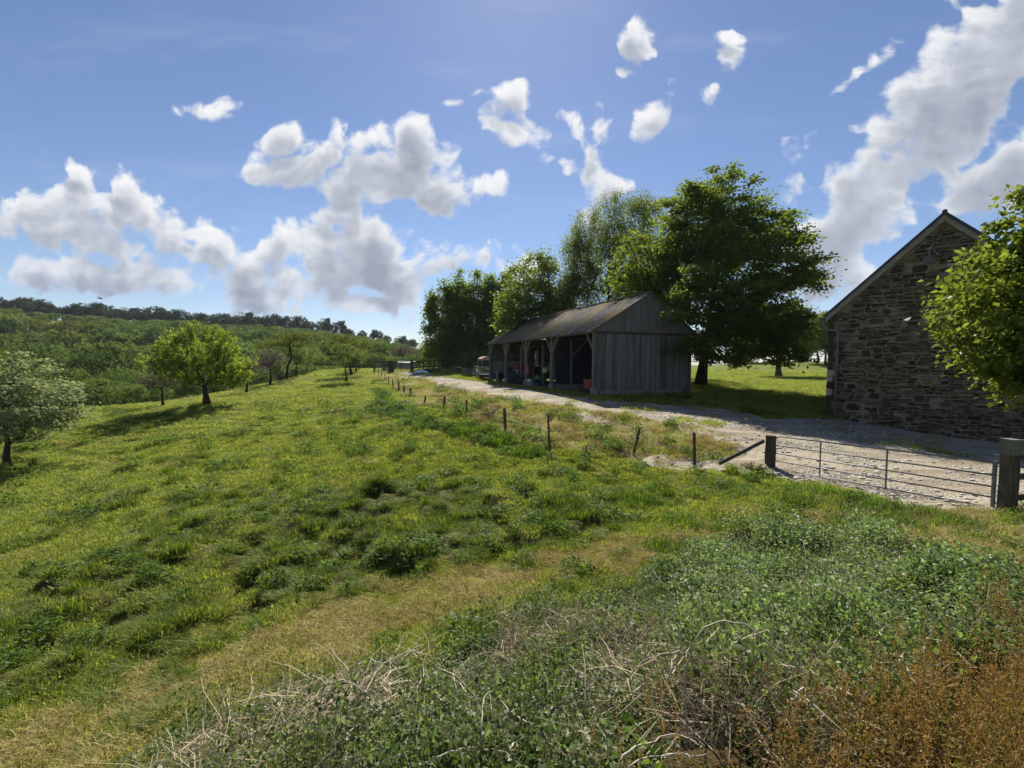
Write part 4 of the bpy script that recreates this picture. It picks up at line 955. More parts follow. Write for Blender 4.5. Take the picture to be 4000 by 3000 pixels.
# the big lime beside the shed
g = gnd(2736,1503,34)
lin = make_tree('lime', 3, stem(9.5, (.9,-.3), 8, .06, 1), .40, pb(2736,1498,34,[(2790,1070,235,225,-.3,4.6),(2800,800,115,130,0,2.5),(2850,900,180,130,0,3.2),(3020,1060,115,140,-.8,3.4),(3070,900,50,110,.2,1.6),(2790,690,45,55,0,1.0),(2870,700,35,40,0,.8),(2700,760,50,60,0,1.2),
   (2910,1300,185,115,-1.0,4.2),(2550,1010,130,130,.4,2.8),(2610,1095,85,90,.3,2.4),(2680,965,85,85,.2,2.4),(2960,960,90,90,.3,2.2),(2450,1100,90,60,-.2,2.0),(2640,860,75,95,0,1.8),(2560,1275,70,115,-5.5,1.0),(2600,1180,90,105,-5.4,1.1),(2625,1365,85,65,-5.2,1.1),(2720,1200,140,120,-4.8,1.7),(2720,1340,100,65,-4.0,1.5),(2850,1385,220,40,-2.2,2.8),(3000,1285,90,100,-1.0,2.4),(3115,1105,55,50,-.6,1.4),(3165,1090,25,22,0,.6)]),
   880, 104, .76, .24, .42, .62, .9, .25, .36, .10, .016, 2, .8)
place('lime_tree', g, lin, M_BARK, L_LIN, 'large broad lime tree with black trunk leaning its crown over the shed gable')
# trees behind the shed
hb_ = [('hornbeam', 1742, 51, [(1742,1280,78,140),(1725,1380,70,60),(1775,1200,50,90),(1790,1350,80,80),(1700,1190,26,60),(1745,1150,24,60),(1690,1270,30,60)], 'leftmost dense dark hornbeam beyond the shed, against the sky'),
       ('hornbeam', 1838, 53, [(1838,1250,85,140),(1820,1170,50,70),(1850,1360,90,80),(1800,1110,24,60),(1850,1105,22,60),(1890,1150,26,60),(1915,1230,60,100)], 'middle dark hornbeam between the first hornbeam and the shed roof end'),
       ('hornbeam', 1936, 54, [(1930,1250,75,140),(1960,1180,50,60),(1925,1360,85,70),(1930,1110,24,55),(1975,1120,22,55)], 'dark hornbeam directly behind the far end of the shed')]
for i, (nm, bx, Y, bl, lab) in enumerate(hb_):
    Y += 13; g = gnd(bx, 1440, Y); by = project(np.array([[g.x, g.y, g.z]]))[1][0]
    m_ = make_tree('hornbeam%d' % i, 30+i, stem(6, (.2,0), 6, .08, i), .33, pb(bx, by, Y, bl), 340, 80, .8, .34, .8, .55, .5, .1, .36, .2, .018)
    place(nm, g, m_, M_BARK, L_HORN, lab)
bx, Y = 2085, 48; g = gnd(bx, 1450, Y); by = project(np.array([[g.x, g.y, g.z]]))[1][0]
m_ = make_tree('yelltree', 40, stem(8, (.3,0), 7, .1, 4), .26, pb(bx, by, Y, [(2090,1150,110,160),(2110,1050,60,70),(2010,1200,65,90),(2150,1230,110,110),(2030,1290,90,80)]), 300, 75, .7, .28, .8, .55, .5, .1, .38, .2, .016)
place('ash_tree', g, m_, M_BARK, L_YEL, 'yellow-green pointed tree rising behind the middle of the shed roof')
bx, Y = 2350, 46; g = gnd(bx, 1450, Y); by = project(np.array([[g.x, g.y, g.z]]))[1][0]
m_ = make_tree('birch', 42, stem(13, (.8,0), 9, .18, 6), .22, pb(bx, by, Y, [(2330,960,110,130),(2450,900,120,110),(2520,830,65,60),(2400,820,70,50),(2250,1010,80,110),(2290,1130,110,90),(2440,1090,150,120),(2560,1000,70,120)]), 540, 105, .62, .19, 1.5, .46, .2, .75, .45, .32, .013, 3, 1.0)
place('birch_tree', g, m_, M_BARK, L_BIRCH, 'airy drooping birch behind the shed with sky showing through')
for (bx, Y, bl, sd, lab, lean) in (
  (2190, 45, [(2200,1210,60,90),(2215,1120,45,70)], 50, 'slim feathery tree between the yellow-green tree and the birch', .2),
  (2590, 52, [(2600,1080,80,150),(2580,1180,90,100)], 51, 'tree half hidden between the birch and the big lime', .2)):
    g = gnd(bx, 1450, Y); by = project(np.array([[g.x, g.y, g.z]]))[1][0]
    m_ = make_tree('slim%d' % sd, sd, stem(8, (lean,0), 7, .1, sd), .15, pb(bx, by, Y, bl), 130, 60, .6, .22, 1.2, .5, .4, .4, .45, .25, .012)
    place('birch_tree', g, m_, M_BARK, L_BIRCH, lab)
# trees across the lawn
m_ = make_tree('lawntree', 60, stem(4.2, (-.5,0), 6, .05, 2), .42, [(-.6,0,6.2,4.2,4,2.8),(.3,0,8,2.6,2.6,1.8)], 220, 60, .8, .34, .6, .6, .7, .2, .4)
place('lawn_tree', gnd(3042,1462,60), m_, M_BARKG, L_APPLE, 'leaning grey-trunked tree alone on the sunlit lawn')
m2_ = make_tree('lawntree2', 61, stem(4.2, (.2,0), 6, .1, 3), .26, [(0,0,5.5,4.0,4,3.0),(.8,0,8,2.4,2.4,1.8),(-1.5,0,4,2.6,2.6,1.4)], 220, 60, .8, .36, .7, .6, .6, .2, .42)
place('lawn_tree', gnd(3190,1418,90), m2_, M_BARK, L_APPLE, 'light green round tree past the lawn, left of the pair beside the house corner', 'tree', None, .4, 1.05)
place('lawn_tree', gnd(3226,1418,84), m2_, M_BARK, L_APPLE, 'light green tree past the lawn, touching the house corner', 'tree', None, 2.0, 1.0)
place('lawn_tree', gnd(2905,1425,105), m2_, M_BARK, L_APPLE, 'far tree on the lawn crest showing under the big lime crown', 'tree', None, 3.0, 1.1)
# the near tree reaching in at the right edge
nt_base = Vector((12.3, 8.4, gz(12.3, 8.4)))
by_ = nt_base.z; rel = lambda x, y, z, a, b_, c: (x+.18-nt_base.x, y-nt_base.y, z-by_, a, b_, c)
ntm = make_tree('near_tree', 70, stem(3.6, (-.3,0), 7, .05, 9), .14, [rel(10.4,8.4,1.15,2.35,1.6,1.75),rel(9.2,8.2,.9,1.25,1.0,1.25),rel(10.5,8.2,2.9,1.0,1.0,.9),rel(10.0,8.1,3.4,.8,.6,.7),rel(9.25,8.1,2.45,.75,.6,.65),rel(9.6,8.1,3.0,.6,.5,.5),rel(10.4,8.1,3.9,.5,.5,.4),rel(9.4,8.0,2.3,.5,.5,.45),rel(8.75,8.0,1.6,.85,.6,.6),rel(9.3,8.0,-.2,.8,.7,.5),rel(10.5,8,-.3,1.3,1,.5),rel(8.6,8.0,.1,.5,.5,.45)],
   560, 46, .26, .125, .7, .62, .55, .25, .45, .1, .006, 2, .5)
place('leafy_tree', nt_base, ntm, M_BARKG, L_NEAR, 'near tree with large sunlit leaves reaching in front of the house')
# ---------------------------------------------------------------- orchard
m_ = make_tree('bright', 80, stem(2.6, (-.25,0), 5, .04, 3), .25, pb(808,1579,34,[(800,1420,165,85,0,3.0),(790,1355,110,60,0,2.0),(900,1440,90,55,0,2.2),(700,1420,95,70,0,2.2),(690,1375,65,40,0,1.2),(860,1360,70,60,0,1.4),(800,1490,160,38,0,2.8),(765,1310,45,40,0,.9)]),
   330, 80, .42, .15, .8, .6, .6, 0, .42, .15, .011, 2, .8, .75, 1.15)
place('orchard_tree', gnd(808,1580,34), m_, M_BARK, L_CHERRY, 'vivid yellow-green orchard tree with upright shoots, standing alone mid-slope')
m_ = make_tree('pale', 81, stem(2.4, (.0,0), 5, .04, 5), .17, pb(33,1826,22,[(60,1560,215,110,0,2.6),(20,1440,130,80,0,1.9),(200,1600,110,70,0,1.6),(-90,1560,160,110,0,2.2),(90,1680,150,40,0,1.6)]),
   300, 56, .40, .16, .45, .75, 1.1, .1, .45, .1, .010)
place('orchard_tree', gnd(33,1827,22), m_, M_BARK, L_PALE, 'pale grey-green leaved tree nearest the camera on the slope')
v_pur = [make_tree('blossom%d' % i, 90+i, stem(1.9, (.1,0), 5, .04, i), .17, [(0,0,2.9,2.1,2.1,.9),(.5,0,3.5,1.2,1.2,.6),(-.9,0,2.5,1.2,1.2,.5)], 150, 30, .34, .10, .6, .6, .4, .2, .5, .05, .012, 3) for i in range(2)]
v_app = [make_tree('apple%d' % i, 95+i, stem(1.9, (.1*i,0), 5, .04, i+4), .14, [(0,0,3.0,1.9,1.9,1.1),(.6,0,3.8,1.1,1.1,.7),(-1,0,2.7,1.1,1.1,.6)], 130, 42, .36, .13, .7, .6, .5, .1, .48, .08, .010) for i in range(2)]
v_gnarl = make_tree('gnarled', 99, stem(2.6, (.4,0), 6, .08, 8), .22, [(.2,0,4.4,2.8,2.2,.7),(1.2,0,5.0,1.4,1.4,.5),(-1.6,0,4.0,1.4,1.4,.5)], 120, 40, .42, .14, .5, .6, .6, .1, .5, .1, .018, 3)
def orch(px, py, Y, top, ms, mc, lab, rz, fac=4.1, grp='orchard trees on the slope'):
    h_ = at(px, py, Y)
    g = gnd(px, py, Y); ht = (at(px, top, Y)[2] - g.z) / fac
    return place('orchard_tree', g, ms, M_BARK, mc, lab, 'tree', grp, rz, ht)
orch(963,1538,43,1398,v_pur[0],L_PURP,'orchard tree with thick dark trunk just right of the vivid yellow-green one',.4)
orch(1055,1509,50,1365,v_pur[1],L_PURP,'round brown-purple orchard tree with dark trunk in the row past the yellow-green tree',1.2)
orch(1121,1491,56,1296,v_gnarl,L_OLIVE,'tall gnarled orchard tree with spreading top behind the brown-purple one',.2,5.4)
orch(1158,1479,61,1345,v_app[0],L_APPLE,'light green orchard tree right of the gnarled tall one',2.1)
orch(1198,1465,68,1362,v_app[1],L_APPLE,'thin-trunked pale green tree, third from the gnarled one along the far row',.7)
orch(1230,1457,72,1372,v_app[0],L_APPLE,'smallest pale green tree at the far end of the orchard row',4.0)
orch(1353,1491,48,1350,v_app[1],L_APPLE,'spreading pale green apple tree with thin straight trunk near the stake fence',3.0)
orch(1370,1468,55,1310,v_gnarl,L_PURP,'thick-trunked brown-topped tree just behind the spreading apple tree',3.4,5.4)
orch(1391,1462,60,1340,v_app[0],L_APPLE,'green tree close behind the thick-trunked brown-topped one',5.0)
orch(1402,1450,66,1360,v_app[1],L_OLIVE,'farther dull tree last in the group by the stake fence',1.0)
orch(637,1588,37,1438,v_pur[0],L_PURP,'small grey bare-looking orchard tree left of the yellow-green one',2.5)
orch(1574,1435,68,1345,v_pur[1],L_PURP,'brown flat-topped tree behind the far gate',.9)
orch(1656,1432,70,1350,v_pur[0],L_PURP,'brown sparse tree above the rail fence left of the dark hornbeams',3.9)
orch(97,1682,33,1560,v_app[1],L_APPLE,'small-trunked green tree showing past the pale tree, higher on the slope',.3)
orch(59,1724,29,1560,v_app[0],L_APPLE,'green tree with thick short trunk directly behind the pale tree',1.3)
orch(20,1745,28,1560,v_app[1],L_PALE,'tree with whitish leaning trunk at the edge behind the pale tree',2.2)
orch(900,1500,60,1400,v_app[0],L_OLIVE,'dull tree low on the slope between the yellow-green tree and the row',2.9)
orch(1090,1474,74,1390,v_app[1],L_APPLE,'far thin tree on the lower edge behind the brown-purple one',1.9)
# ---------------------------------------------------------------- valley bushes and trees below the meadow
def mid(name, sd, tall):
    r_ = np.random.default_rng(sd); bl = [(0,0,.52,.44,.44,.40)]
    for k in range(7): a = r_.uniform(0,6.28); q = r_.uniform(.2,.34); bl.append((q*math.cos(a), q*math.sin(a), r_.uniform(.3,.8), r_.uniform(.14,.26), r_.uniform(.14,.26), r_.uniform(.12,.22)))
    return make_tree(name, sd, stem(.55,(.03,0),5,.01,sd), .022, bl, 340, 28, .075, .034, .75, .65, .8, .1, .28, .1, .0016, outn=.6)
VM = [mid('copse%d' % i, 200+i, 0) for i in range(5)]
VT = [(434,1475,46,210,0,L_FAR,'rounded dark green bush with black underside at the meadow edge'),(338,1484,49,190,1,L_FAR,'bush left of the rounded dark one at the meadow edge'),
 (240,1416,58,230,2,L_FAR,'loose green tree rising behind the meadow-edge bushes'),(565,1443,55,170,3,L_FAR,'low dark bush below the small grey orchard tree'),(480,1424,60,190,4,L_FAR,'dark green bush behind the rounded one'),
 (520,1318,76,300,0,L_OLIVE,'broad olive-yellow tree behind the vivid orchard tree'),(375,1350,80,240,1,L_OLIVE,'olive tree left of the broad olive-yellow one'),(160,1312,72,270,2,L_FAR,'tall mid-green tree above the pale tree'),
 (30,1340,64,230,3,L_OLIVE,'brownish-olive tree at the picture edge above the pale tree'),(650,1370,84,210,4,L_OLIVE,'olive tree hidden mostly behind the vivid orchard tree'),(60,1430,52,220,0,L_FAR,'dense green bush low behind the pale tree'),
 (150,1500,46,200,1,L_FAR,'shaded bush where the meadow edge meets the pale tree'),(-60,1400,50,260,2,L_FAR,'green tree cut by the picture edge'),
 (760,1400,80,200,3,L_FAR,'green tree behind the vivid tree, low in the valley'),(870,1400,86,200,0,L_FAR,'mid-green tree between the vivid tree and the first row trunks'),(960,1385,92,200,1,L_OLIVE,'soft green tree behind the thick dark trunk of the row'),
 (1040,1390,96,200,2,L_FAR,'green tree in the dip behind the brown-purple orchard tree'),(1150,1362,100,190,4,L_OLIVE,'lit yellow-green tree below the wooded hill, right of the gnarled tree'),(1240,1376,104,180,3,L_FAR,'green tree in the dip at the end of the orchard row'),
 (1320,1385,100,150,0,L_FAR,'green tree behind the spreading apple tree'),(1470,1372,96,130,1,L_OLIVE,'bright green tree left of the far gate'),(1425,1380,110,140,2,L_FAR,'dark green tree left behind the far gate'),
 (1545,1385,105,130,3,L_FAR,'dull green tree in the hollow behind the far gate'),(1620,1380,100,130,4,L_FAR,'green tree in the hollow behind the rail fence'),(1700,1385,95,120,0,L_FAR,'dark tree between the hornbeam trunks'),
 (1190,1418,90,170,1,L_FAR,'dark low hedge bush under the far orchard row'),(1290,1425,88,150,2,L_FAR,'dark low hedge bush left of the spreading apple tree'),(1080,1425,88,170,3,L_FAR,'dark low hedge bush behind the brown-purple tree'),(700,1455,62,150,1,L_FAR,'dark bush under the crown of the vivid orchard tree'),(880,1452,66,140,2,L_FAR,'low dark bush right under the vivid orchard tree')]
for i, (px, top, Y, wpx, v, mc, lab) in enumerate(VT):
    p = at(px, 1450, Y); g = Vector((p[0], p[1], gz(p[0], p[1]) - .3)); h = max(2.0, at(px, top, Y)[2] - g.z); w = wpx * Y / F
    place('valley_tree', g, VM[v], M_BARK, mc, lab, 'tree' if h > 4 else 'bush', 'trees and bushes below the meadow', i * 1.3, 1, (w * 1.15, w * 1.15, h * 1.02))
for i, (px, top, Y, wpx, v, lab) in enumerate(((1826,1372,62,95,1,'dark thicket bush beneath the middle hornbeam'),(1880,1362,61,100,2,'dark thicket bush behind the white trailer'),(1938,1360,60,110,3,'dark thicket bush hidden mostly by the far end of the shed'),(1775,1398,66,60,0,'low dark bush between the hornbeam trunks'))):
    p = at(px, 1440, Y); g = Vector((p[0], p[1], gz(p[0], p[1]) - .2)); h = at(px, top, Y)[2] - g.z; w = wpx * Y / F
    place('thicket_bush', g, VM[v], M_BARK, L_RIDGE, lab, 'bush', 'thicket under the hornbeams', i * 1.7, 1, (w * 1.2, w, h * 1.05))
# ---------------------------------------------------------------- wooded hill
def far_tree(name, sd, hi):
    r_ = np.random.default_rng(sd); bl = [(0,0,hi,.42,.42,.34)]
    for k in range(8): a = r_.uniform(0,6.28); q = r_.uniform(.18,.34); bl.append((q*math.cos(a), q*math.sin(a), hi + r_.uniform(-.2,.28), r_.uniform(.13,.22), r_.uniform(.13,.22), r_.uniform(.10,.16)))
    tm, cm = make_tree(name, sd, stem(hi,(0,0),4,.01,sd), .022, bl, 230, 20, .070, .052, .8, .75, .9, 0, .22, .1, .003, 1, outn=.75)
    return tm, cm
FV = [far_tree('wood%d' % i, 300+i, .55) for i in range(4)]; RV = [far_tree('ridge%d' % i, 320+i, .64) for i in range(3)]
def one_mesh(name, pair, mc):
    a, b = pair; me = bpy.data.meshes.new(name); va = np.empty(len(a.vertices)*3); a.vertices.foreach_get('co', va); vb = np.empty(len(b.vertices)*3); b.vertices.foreach_get('co', vb)
    fa_ = [tuple(p.vertices) for p in a.polygons]; n0 = len(a.vertices); fq = np.arange(len(b.vertices)).reshape(-1, 4) + n0
    t4 = np.array([f for f in fa_ if len(f) == 4]); t3 = np.array([f for f in fa_ if len(f) == 3]).reshape(-1, 3)
    tb_ = np.zeros(len(b.vertices)); b.attributes['tint'].data.foreach_get('value', tb_)
    m = np_mesh(name, np.concatenate([va.reshape(-1,3), vb.reshape(-1,3)]), [t4, fq] if len(t3) == 0 else [t4, fq, t3], np.concatenate([np.full(n0,.5), tb_]))
    mi = np.zeros(len(m.polygons), np.int32); mi[:len(t4)] = 1; mi[len(t4)+len(fq):] = 1; m.materials.append(mc); m.materials.append(M_BARK); m.polygons.foreach_set('material_index', mi); return m
FM = [one_mesh('woodland_tree', p, L_FAR) for p in FV[:3]] + [one_mesh('woodland_tree', FV[3], L_OLIVE)]
RM = [one_mesh('ridge_tree', p, L_RIDGE) for p in RV]
rs = np.random.default_rng(77)
TOPS = np.array([(-200,1150),(0,1165),(110,1172),(200,1190),(330,1194),(420,1200),(500,1213),(640,1208),(740,1208),(840,1226),(1000,1229),(1100,1237),(1200,1246),(1300,1262),(1400,1276),(1500,1294),(1580,1313),(1640,1335),(1720,1365)])
x = -150.0; k = 0
while x < 1700:
    Y = 327 * math.cos(math.atan2(x - 2000, F)) + 6 * math.sin(x * .05); top = np.interp(x, TOPS[:,0], TOPS[:,1]) + rs.uniform(-12, 14)
    p = at(x, 1300, Y); g = gz(p[0], p[1]); h = float(np.clip(at(x, top, Y)[2] - g, 7, 20)); w = h * rs.uniform(.8, 1.5)
    o = link('ridge_tree', RM[k % 3]); o.location = (p[0], p[1], g - .4); o.scale = (w, w, h * 1.06); o.rotation_euler = (0, 0, rs.uniform(0, 6.28))
    tag(o, 'dark round-topped tree with bare lower trunk in the row on the hill crest', 'tree', 'dark trees along the hill crest'); x += rs.uniform(36, 62); k += 1
cnt = 0; tries = 0; pos = []
while cnt < 285 and tries < 9000:
    tries += 1; th = R(rs.uniform(-57, -8.5)); r = 112 + (330 - 112) * rs.random() ** .8
    xx, yy = r * math.sin(th), r * math.cos(th); mind = 6.2 + r * .012
    if yy < 70: continue
    if any((xx-a)**2 + (yy-b_)**2 < mind**2 for a, b_ in pos): continue
    g = gz(xx, yy); u_, v_, _ = project(np.array([[xx, yy, g + 4.0]]))
    if 165 < u_[0] < 300 and 1235 < v_[0] < 1330: continue
    topv = np.interp(u_[0], TOPS[:,0], TOPS[:,1])
    hmax = at(u_[0], topv + 26, yy)[2] - g; h = min(rs.uniform(8, 12) + 7 * rs.random() ** 2, hmax)
    if h < 3.5: continue
    pos.append((xx, yy)); v = int(rs.integers(0, 4)); o = link('woodland_tree', FM[v]); w = h * rs.uniform(.85, 1.2)
    o.location = (xx, yy, g - h * .12); o.scale = (w, w, h); o.rotation_euler = (0, 0, rs.uniform(0, 6.28)); cnt += 1
    tag(o, 'yellow-olive broadleaf tree among greener ones on the wooded hillside' if v == 3 else 'mid-green broadleaf tree among many alike on the wooded hillside', 'tree', 'trees of the wooded hillside')
# ---------------------------------------------------------------- ground cover
def grass_mat(name, stops, trans, noise_sc=.5, mixt=.42, gloss=.015, wob=.55, patch=None):
    m, t, out = new_mat(name)
    pos = t.new('ShaderNodeNewGeometry').outputs['Position']
    n = t.noise(pos, noise_sc, 4, .65); n2 = t.noise(pos, noise_sc * 6, 3, .6)
    f = t.math('ADD', t.math('MULTIPLY', t.math('ADD', t.math('MULTIPLY', n, .65), t.math('MULTIPLY', n2, .35)), wob), t.math('MULTIPLY', t.attr('tint'), 1 - wob))
    c = t.ramp(f, stops); k = t.vmath('MULTIPLY', c, trans)
    d = t.new('ShaderNodeBsdfDiffuse'); t.put(d.inputs[0], c); tr = t.new('ShaderNodeBsdfTranslucent'); t.put(tr.inputs[0], k)
    mx = t.new('ShaderNodeMixShader'); mx.inputs[0].default_value = mixt; t.l.new(d.outputs[0], mx.inputs[1]); t.l.new(tr.outputs[0], mx.inputs[2])
    g = t.new('ShaderNodeBsdfGlossy'); g.inputs['Roughness'].default_value = .5; mg = t.new('ShaderNodeMixShader'); mg.inputs[0].default_value = gloss
    t.l.new(mx.outputs[0], mg.inputs[1]); t.l.new(g.outputs[0], mg.inputs[2]); t.l.new(mg.outputs[0], out.inputs[0]); return m
G_MEAD = grass_mat('meadow_blades', [(.22,(.074,.104,.014)),(.42,(.168,.203,.026)),(.55,(.238,.266,.04)),(.70,(.300,.300,.07)),(.88,(.42,.37,.14))], (2.0,2.1,1.2))
G_LONG = grass_mat('long_blades', [(.22,(.040,.064,.008)),(.42,(.095,.135,.014)),(.60,(.165,.205,.026)),(.8,(.26,.245,.07))], (2.0,2.2,1.2))
G_TALL = grass_mat('lush_blades', [(.25,(.050,.085,.010)),(.5,(.095,.145,.018)),(.75,(.155,.195,.032))], (2.0,2.3,1.2))
G_DRY = grass_mat('dry_blades', [(.22,(.15,.13,.032)),(.42,(.29,.235,.07)),(.6,(.42,.335,.13)),(.8,(.52,.44,.22))], (1.5,1.4,1.1), .6, .3)
G_STEM = grass_mat('dead_stems', [(.2,(.13,.098,.058)),(.45,(.36,.285,.185)),(.78,(.62,.52,.37))], (1.1,1.1,1.0), .8, .15)
G_BRAM = grass_mat('bramble_leaves', [(.22,(.030,.040,.014)),(.42,(.068,.088,.029)),(.60,(.125,.150,.052)),(.80,(.25,.28,.15))], (1.8,2.2,1.0), .8, .36, .025)
G_NETT = grass_mat('pale_herb_leaves', [(.22,(.058,.090,.026)),(.5,(.135,.185,.068)),(.8,(.28,.34,.17))], (1.8,2.0,1.1), .8, .38, .03)
G_WEED = grass_mat('weed_leaves', [(.22,(.030,.062,.010)),(.5,(.070,.115,.020)),(.8,(.150,.185,.045))], (1.9,2.2,1.0), .8, .4)
G_SORR = grass_mat('sorrel_heads', [(.2,(.10,.080,.022)),(.40,(.18,.125,.034)),(.58,(.235,.150,.048)),(.8,(.33,.25,.09))], (1.6,1.3,1.0), .9, .35)
G_FLOW = grass_mat('white_petals', [(.2,(.5,.5,.45)),(.8,(.75,.75,.68))], (1,1,1), 1, .3); G_YFLOW = grass_mat('yellow_petals', [(.2,(.55,.42,.02)),(.8,(.75,.60,.05))], (1,1,1), 1, .3)
pr = np.random.default_rng(404)
def blades(n, rad, h0, h1, w, curve, lean=.35, seg=2, flat=0.0):
    a = pr.uniform(0, 6.28, n); q = rad * np.sqrt(pr.random(n)); bx, by = q*np.cos(a), q*np.sin(a)
    h = pr.uniform(h0, h1, n); d = pr.uniform(0, 6.28, n); out = lean * pr.random(n) + flat
    dx, dy = np.cos(d), np.sin(d); px_, py_ = -dy, dx; ww = w * pr.uniform(.6, 1.3, n); lv = []
    for f, k in ((0, 1.0), (.5, .8)):
        o = h * (out * f + curve * f * f); z = h * f * (1 - .25*flat)
        for s in (-1, 1): lv.append(np.stack([bx + dx*o + s*px_*ww*k*.5, by + dy*o + s*py_*ww*k*.5, z], -1))
    o = h * (out + curve); lv.append(np.stack([bx + dx*o, by + dy*o, h * (1 - .45*curve - .3*flat)], -1))
    V = np.stack(lv, 1).reshape(-1, 3); b0 = np.arange(n) * 5
    return V, np.stack([b0, b0+1, b0+3, b0+2], -1), np.stack([b0+2, b0+3, b0+4], -1), np.repeat(pr.random(n), 5)
def leafclump(n, rad, z0, z1, L, asp, up=.6, dome=.5):
    a = pr.uniform(0, 6.28, n); q = rad * np.sqrt(pr.random(n)); z = z0 + (z1 - z0) * pr.random(n)**.7 * (1 - dome * (q/rad)**2)
    C = np.stack([q*np.cos(a), q*np.sin(a), z], -1); D = pr.normal(size=(n,3)); D[:,2] *= .4; N = pr.normal(size=(n,3))*.6 + [0,0,up]
    l = L * pr.uniform(.55, 1.3, n); V, F = leaf_quads(C, D, N, l, l*asp); return V, F, np.repeat(pr.random(n), 4)
def stems(n, rad, L0, L1, w, rise):
    a = pr.uniform(0,6.28,n); q = rad*np.sqrt(pr.random(n)); B_ = np.stack([q*np.cos(a), q*np.sin(a), pr.uniform(.0,.16,n)], -1)
    d = unit(np.stack([pr.normal(size=n), pr.normal(size=n), np.abs(pr.normal(size=n))*rise], -1)); L = pr.uniform(L0,L1,n)[:,None]
    S = unit(np.cross(d, pr.normal(size=(n,3)))) * (w*pr.uniform(.5,1.4,n))[:,None]*.5
    mid_ = B_ + d*L*.55 + pr.normal(size=(n,3))*L*.06; T = B_ + d*L + np.stack([np.zeros(n),np.zeros(n),-L[:,0]*.22*pr.random(n)], -1) + pr.normal(size=(n,3))*L*.05
    V = np.stack([B_-S, B_+S, mid_-S*.8, mid_+S*.8, T-S*.4, T+S*.4], 1).reshape(-1,3); b0 = np.arange(n)*6
    return V, np.concatenate([np.stack([b0,b0+1,b0+3,b0+2],-1), np.stack([b0+2,b0+3,b0+5,b0+4],-1)]), np.repeat(pr.random(n), 6)
def joinp(parts):
    V, F4, F3, T = [], [], [], []; o = 0
    for p in parts:
        if len(p) == 4: v, q, tr_, t_ = p; F3.append(tr_ + o)
        else: v, q, t_ = p
        F4.append(q + o); V.append(v); T.append(t_); o += len(v)
    fs = [np.concatenate(F4)] + ([np.concatenate(F3)] if F3 else []); return np.concatenate(V), fs, np.concatenate(T)
def proto(name, parts, mat):
    V, fs, T = joinp(parts); me = np_mesh(name, V, fs, T); me.materials.append(mat)
    o = bpy.data.objects.new(name, me); o['kind'] = 'stuff'; return o
def sorrel_proto():
    n = 9; a = pr.uniform(0,6.28,n); q = .22*np.sqrt(pr.random(n)); parts = []
    for i in range(n):
        h = pr.uniform(.28,.55); b = np.array([q[i]*math.cos(a[i]), q[i]*math.sin(a[i]), 0]); tip_ = b + np.array([pr.normal()*.09, pr.normal()*.09, h])
        m = 75; f = pr.uniform(.38,1.0,m); C = b + (tip_-b)*f[:,None] + pr.normal(size=(m,3))*(.026*(1.25-f))[:,None]
        V, F = leaf_quads(C, pr.normal(size=(m,3)), pr.normal(size=(m,3)), pr.uniform(.008,.018,m), pr.uniform(.006,.012,m)); parts.append((V, F, np.repeat(pr.random(m),4)))
        S = np.array([.0022,0,0]); parts.append((np.array([b-S,b+S,tip_+S*.4,tip_-S*.4]), np.array([[0,1,2,3]]), np.full(4,.25)))
    return parts
PROT = {
 'short': [proto('grass_tuft', [blades(150,.26,.035,.11,.0085,.5,.5)], G_MEAD) for _ in range(5)],
 'long': [proto('long_grass_tuft', [blades(120,.15,.09,.24,.010,.75,.4), blades(40,.24,.05,.12,.009,.5,.5)], G_LONG) for _ in range(4)],
 'tall': [proto('lush_grass_tuft', [blades(130,.22,.08,.24,.010,.6,.45)], G_TALL) for _ in range(3)],
 'dry': [proto('dry_grass_tuft', [blades(150,.26,.06,.18,.0075,.7,.6)], G_DRY) for _ in range(4)],
 'bramble': [proto('bramble_clump', [leafclump(int(190*(.045/q_)**1.4),.30,.0,hh,q_,.6), stems(8,.28,.2,.5,.006,.7)], G_BRAM) for q_, hh in ((.022,.28),(.030,.40),(.036,.30),(.044,.36),(.028,.46))],
 'herb': [proto('pale_herb_clump', [leafclump(170,.32,.0,.34,.050,.55,.8)], G_NETT) for _ in range(3)],
 'stems': [proto('dead_stem_clump', [stems(60,.32,.12,.50,.0068,.36)], G_STEM) for _ in range(4)],
 'sorrel': [proto('sorrel_clump', sorrel_proto(), G_SORR) for _ in range(4)],
 'weed': [proto('weed_clump', [leafclump(110,.25,.02,.38,.085,.42,.5), blades(25,.2,.12,.3,.010,.5)], G_WEED) for _ in range(4)],
 'white': [proto('white_flower_patch', [leafclump(20,.35,.08,.2,.014,.95,1.0,.1)], G_FLOW) for _ in range(2)],
 'yellow': [proto('yellow_flower_patch', [leafclump(5,.6,.06,.12,.034,.95,1.4,.0)], G_YFLOW) for _ in range(2)],
 'bankdry': [proto('bank_weed_tuft', [blades(46,.24,.06,.24,.010,.6,.6), stems(16,.28,.1,.32,.007,.8)], G_DRY) for _ in range(3)],
}
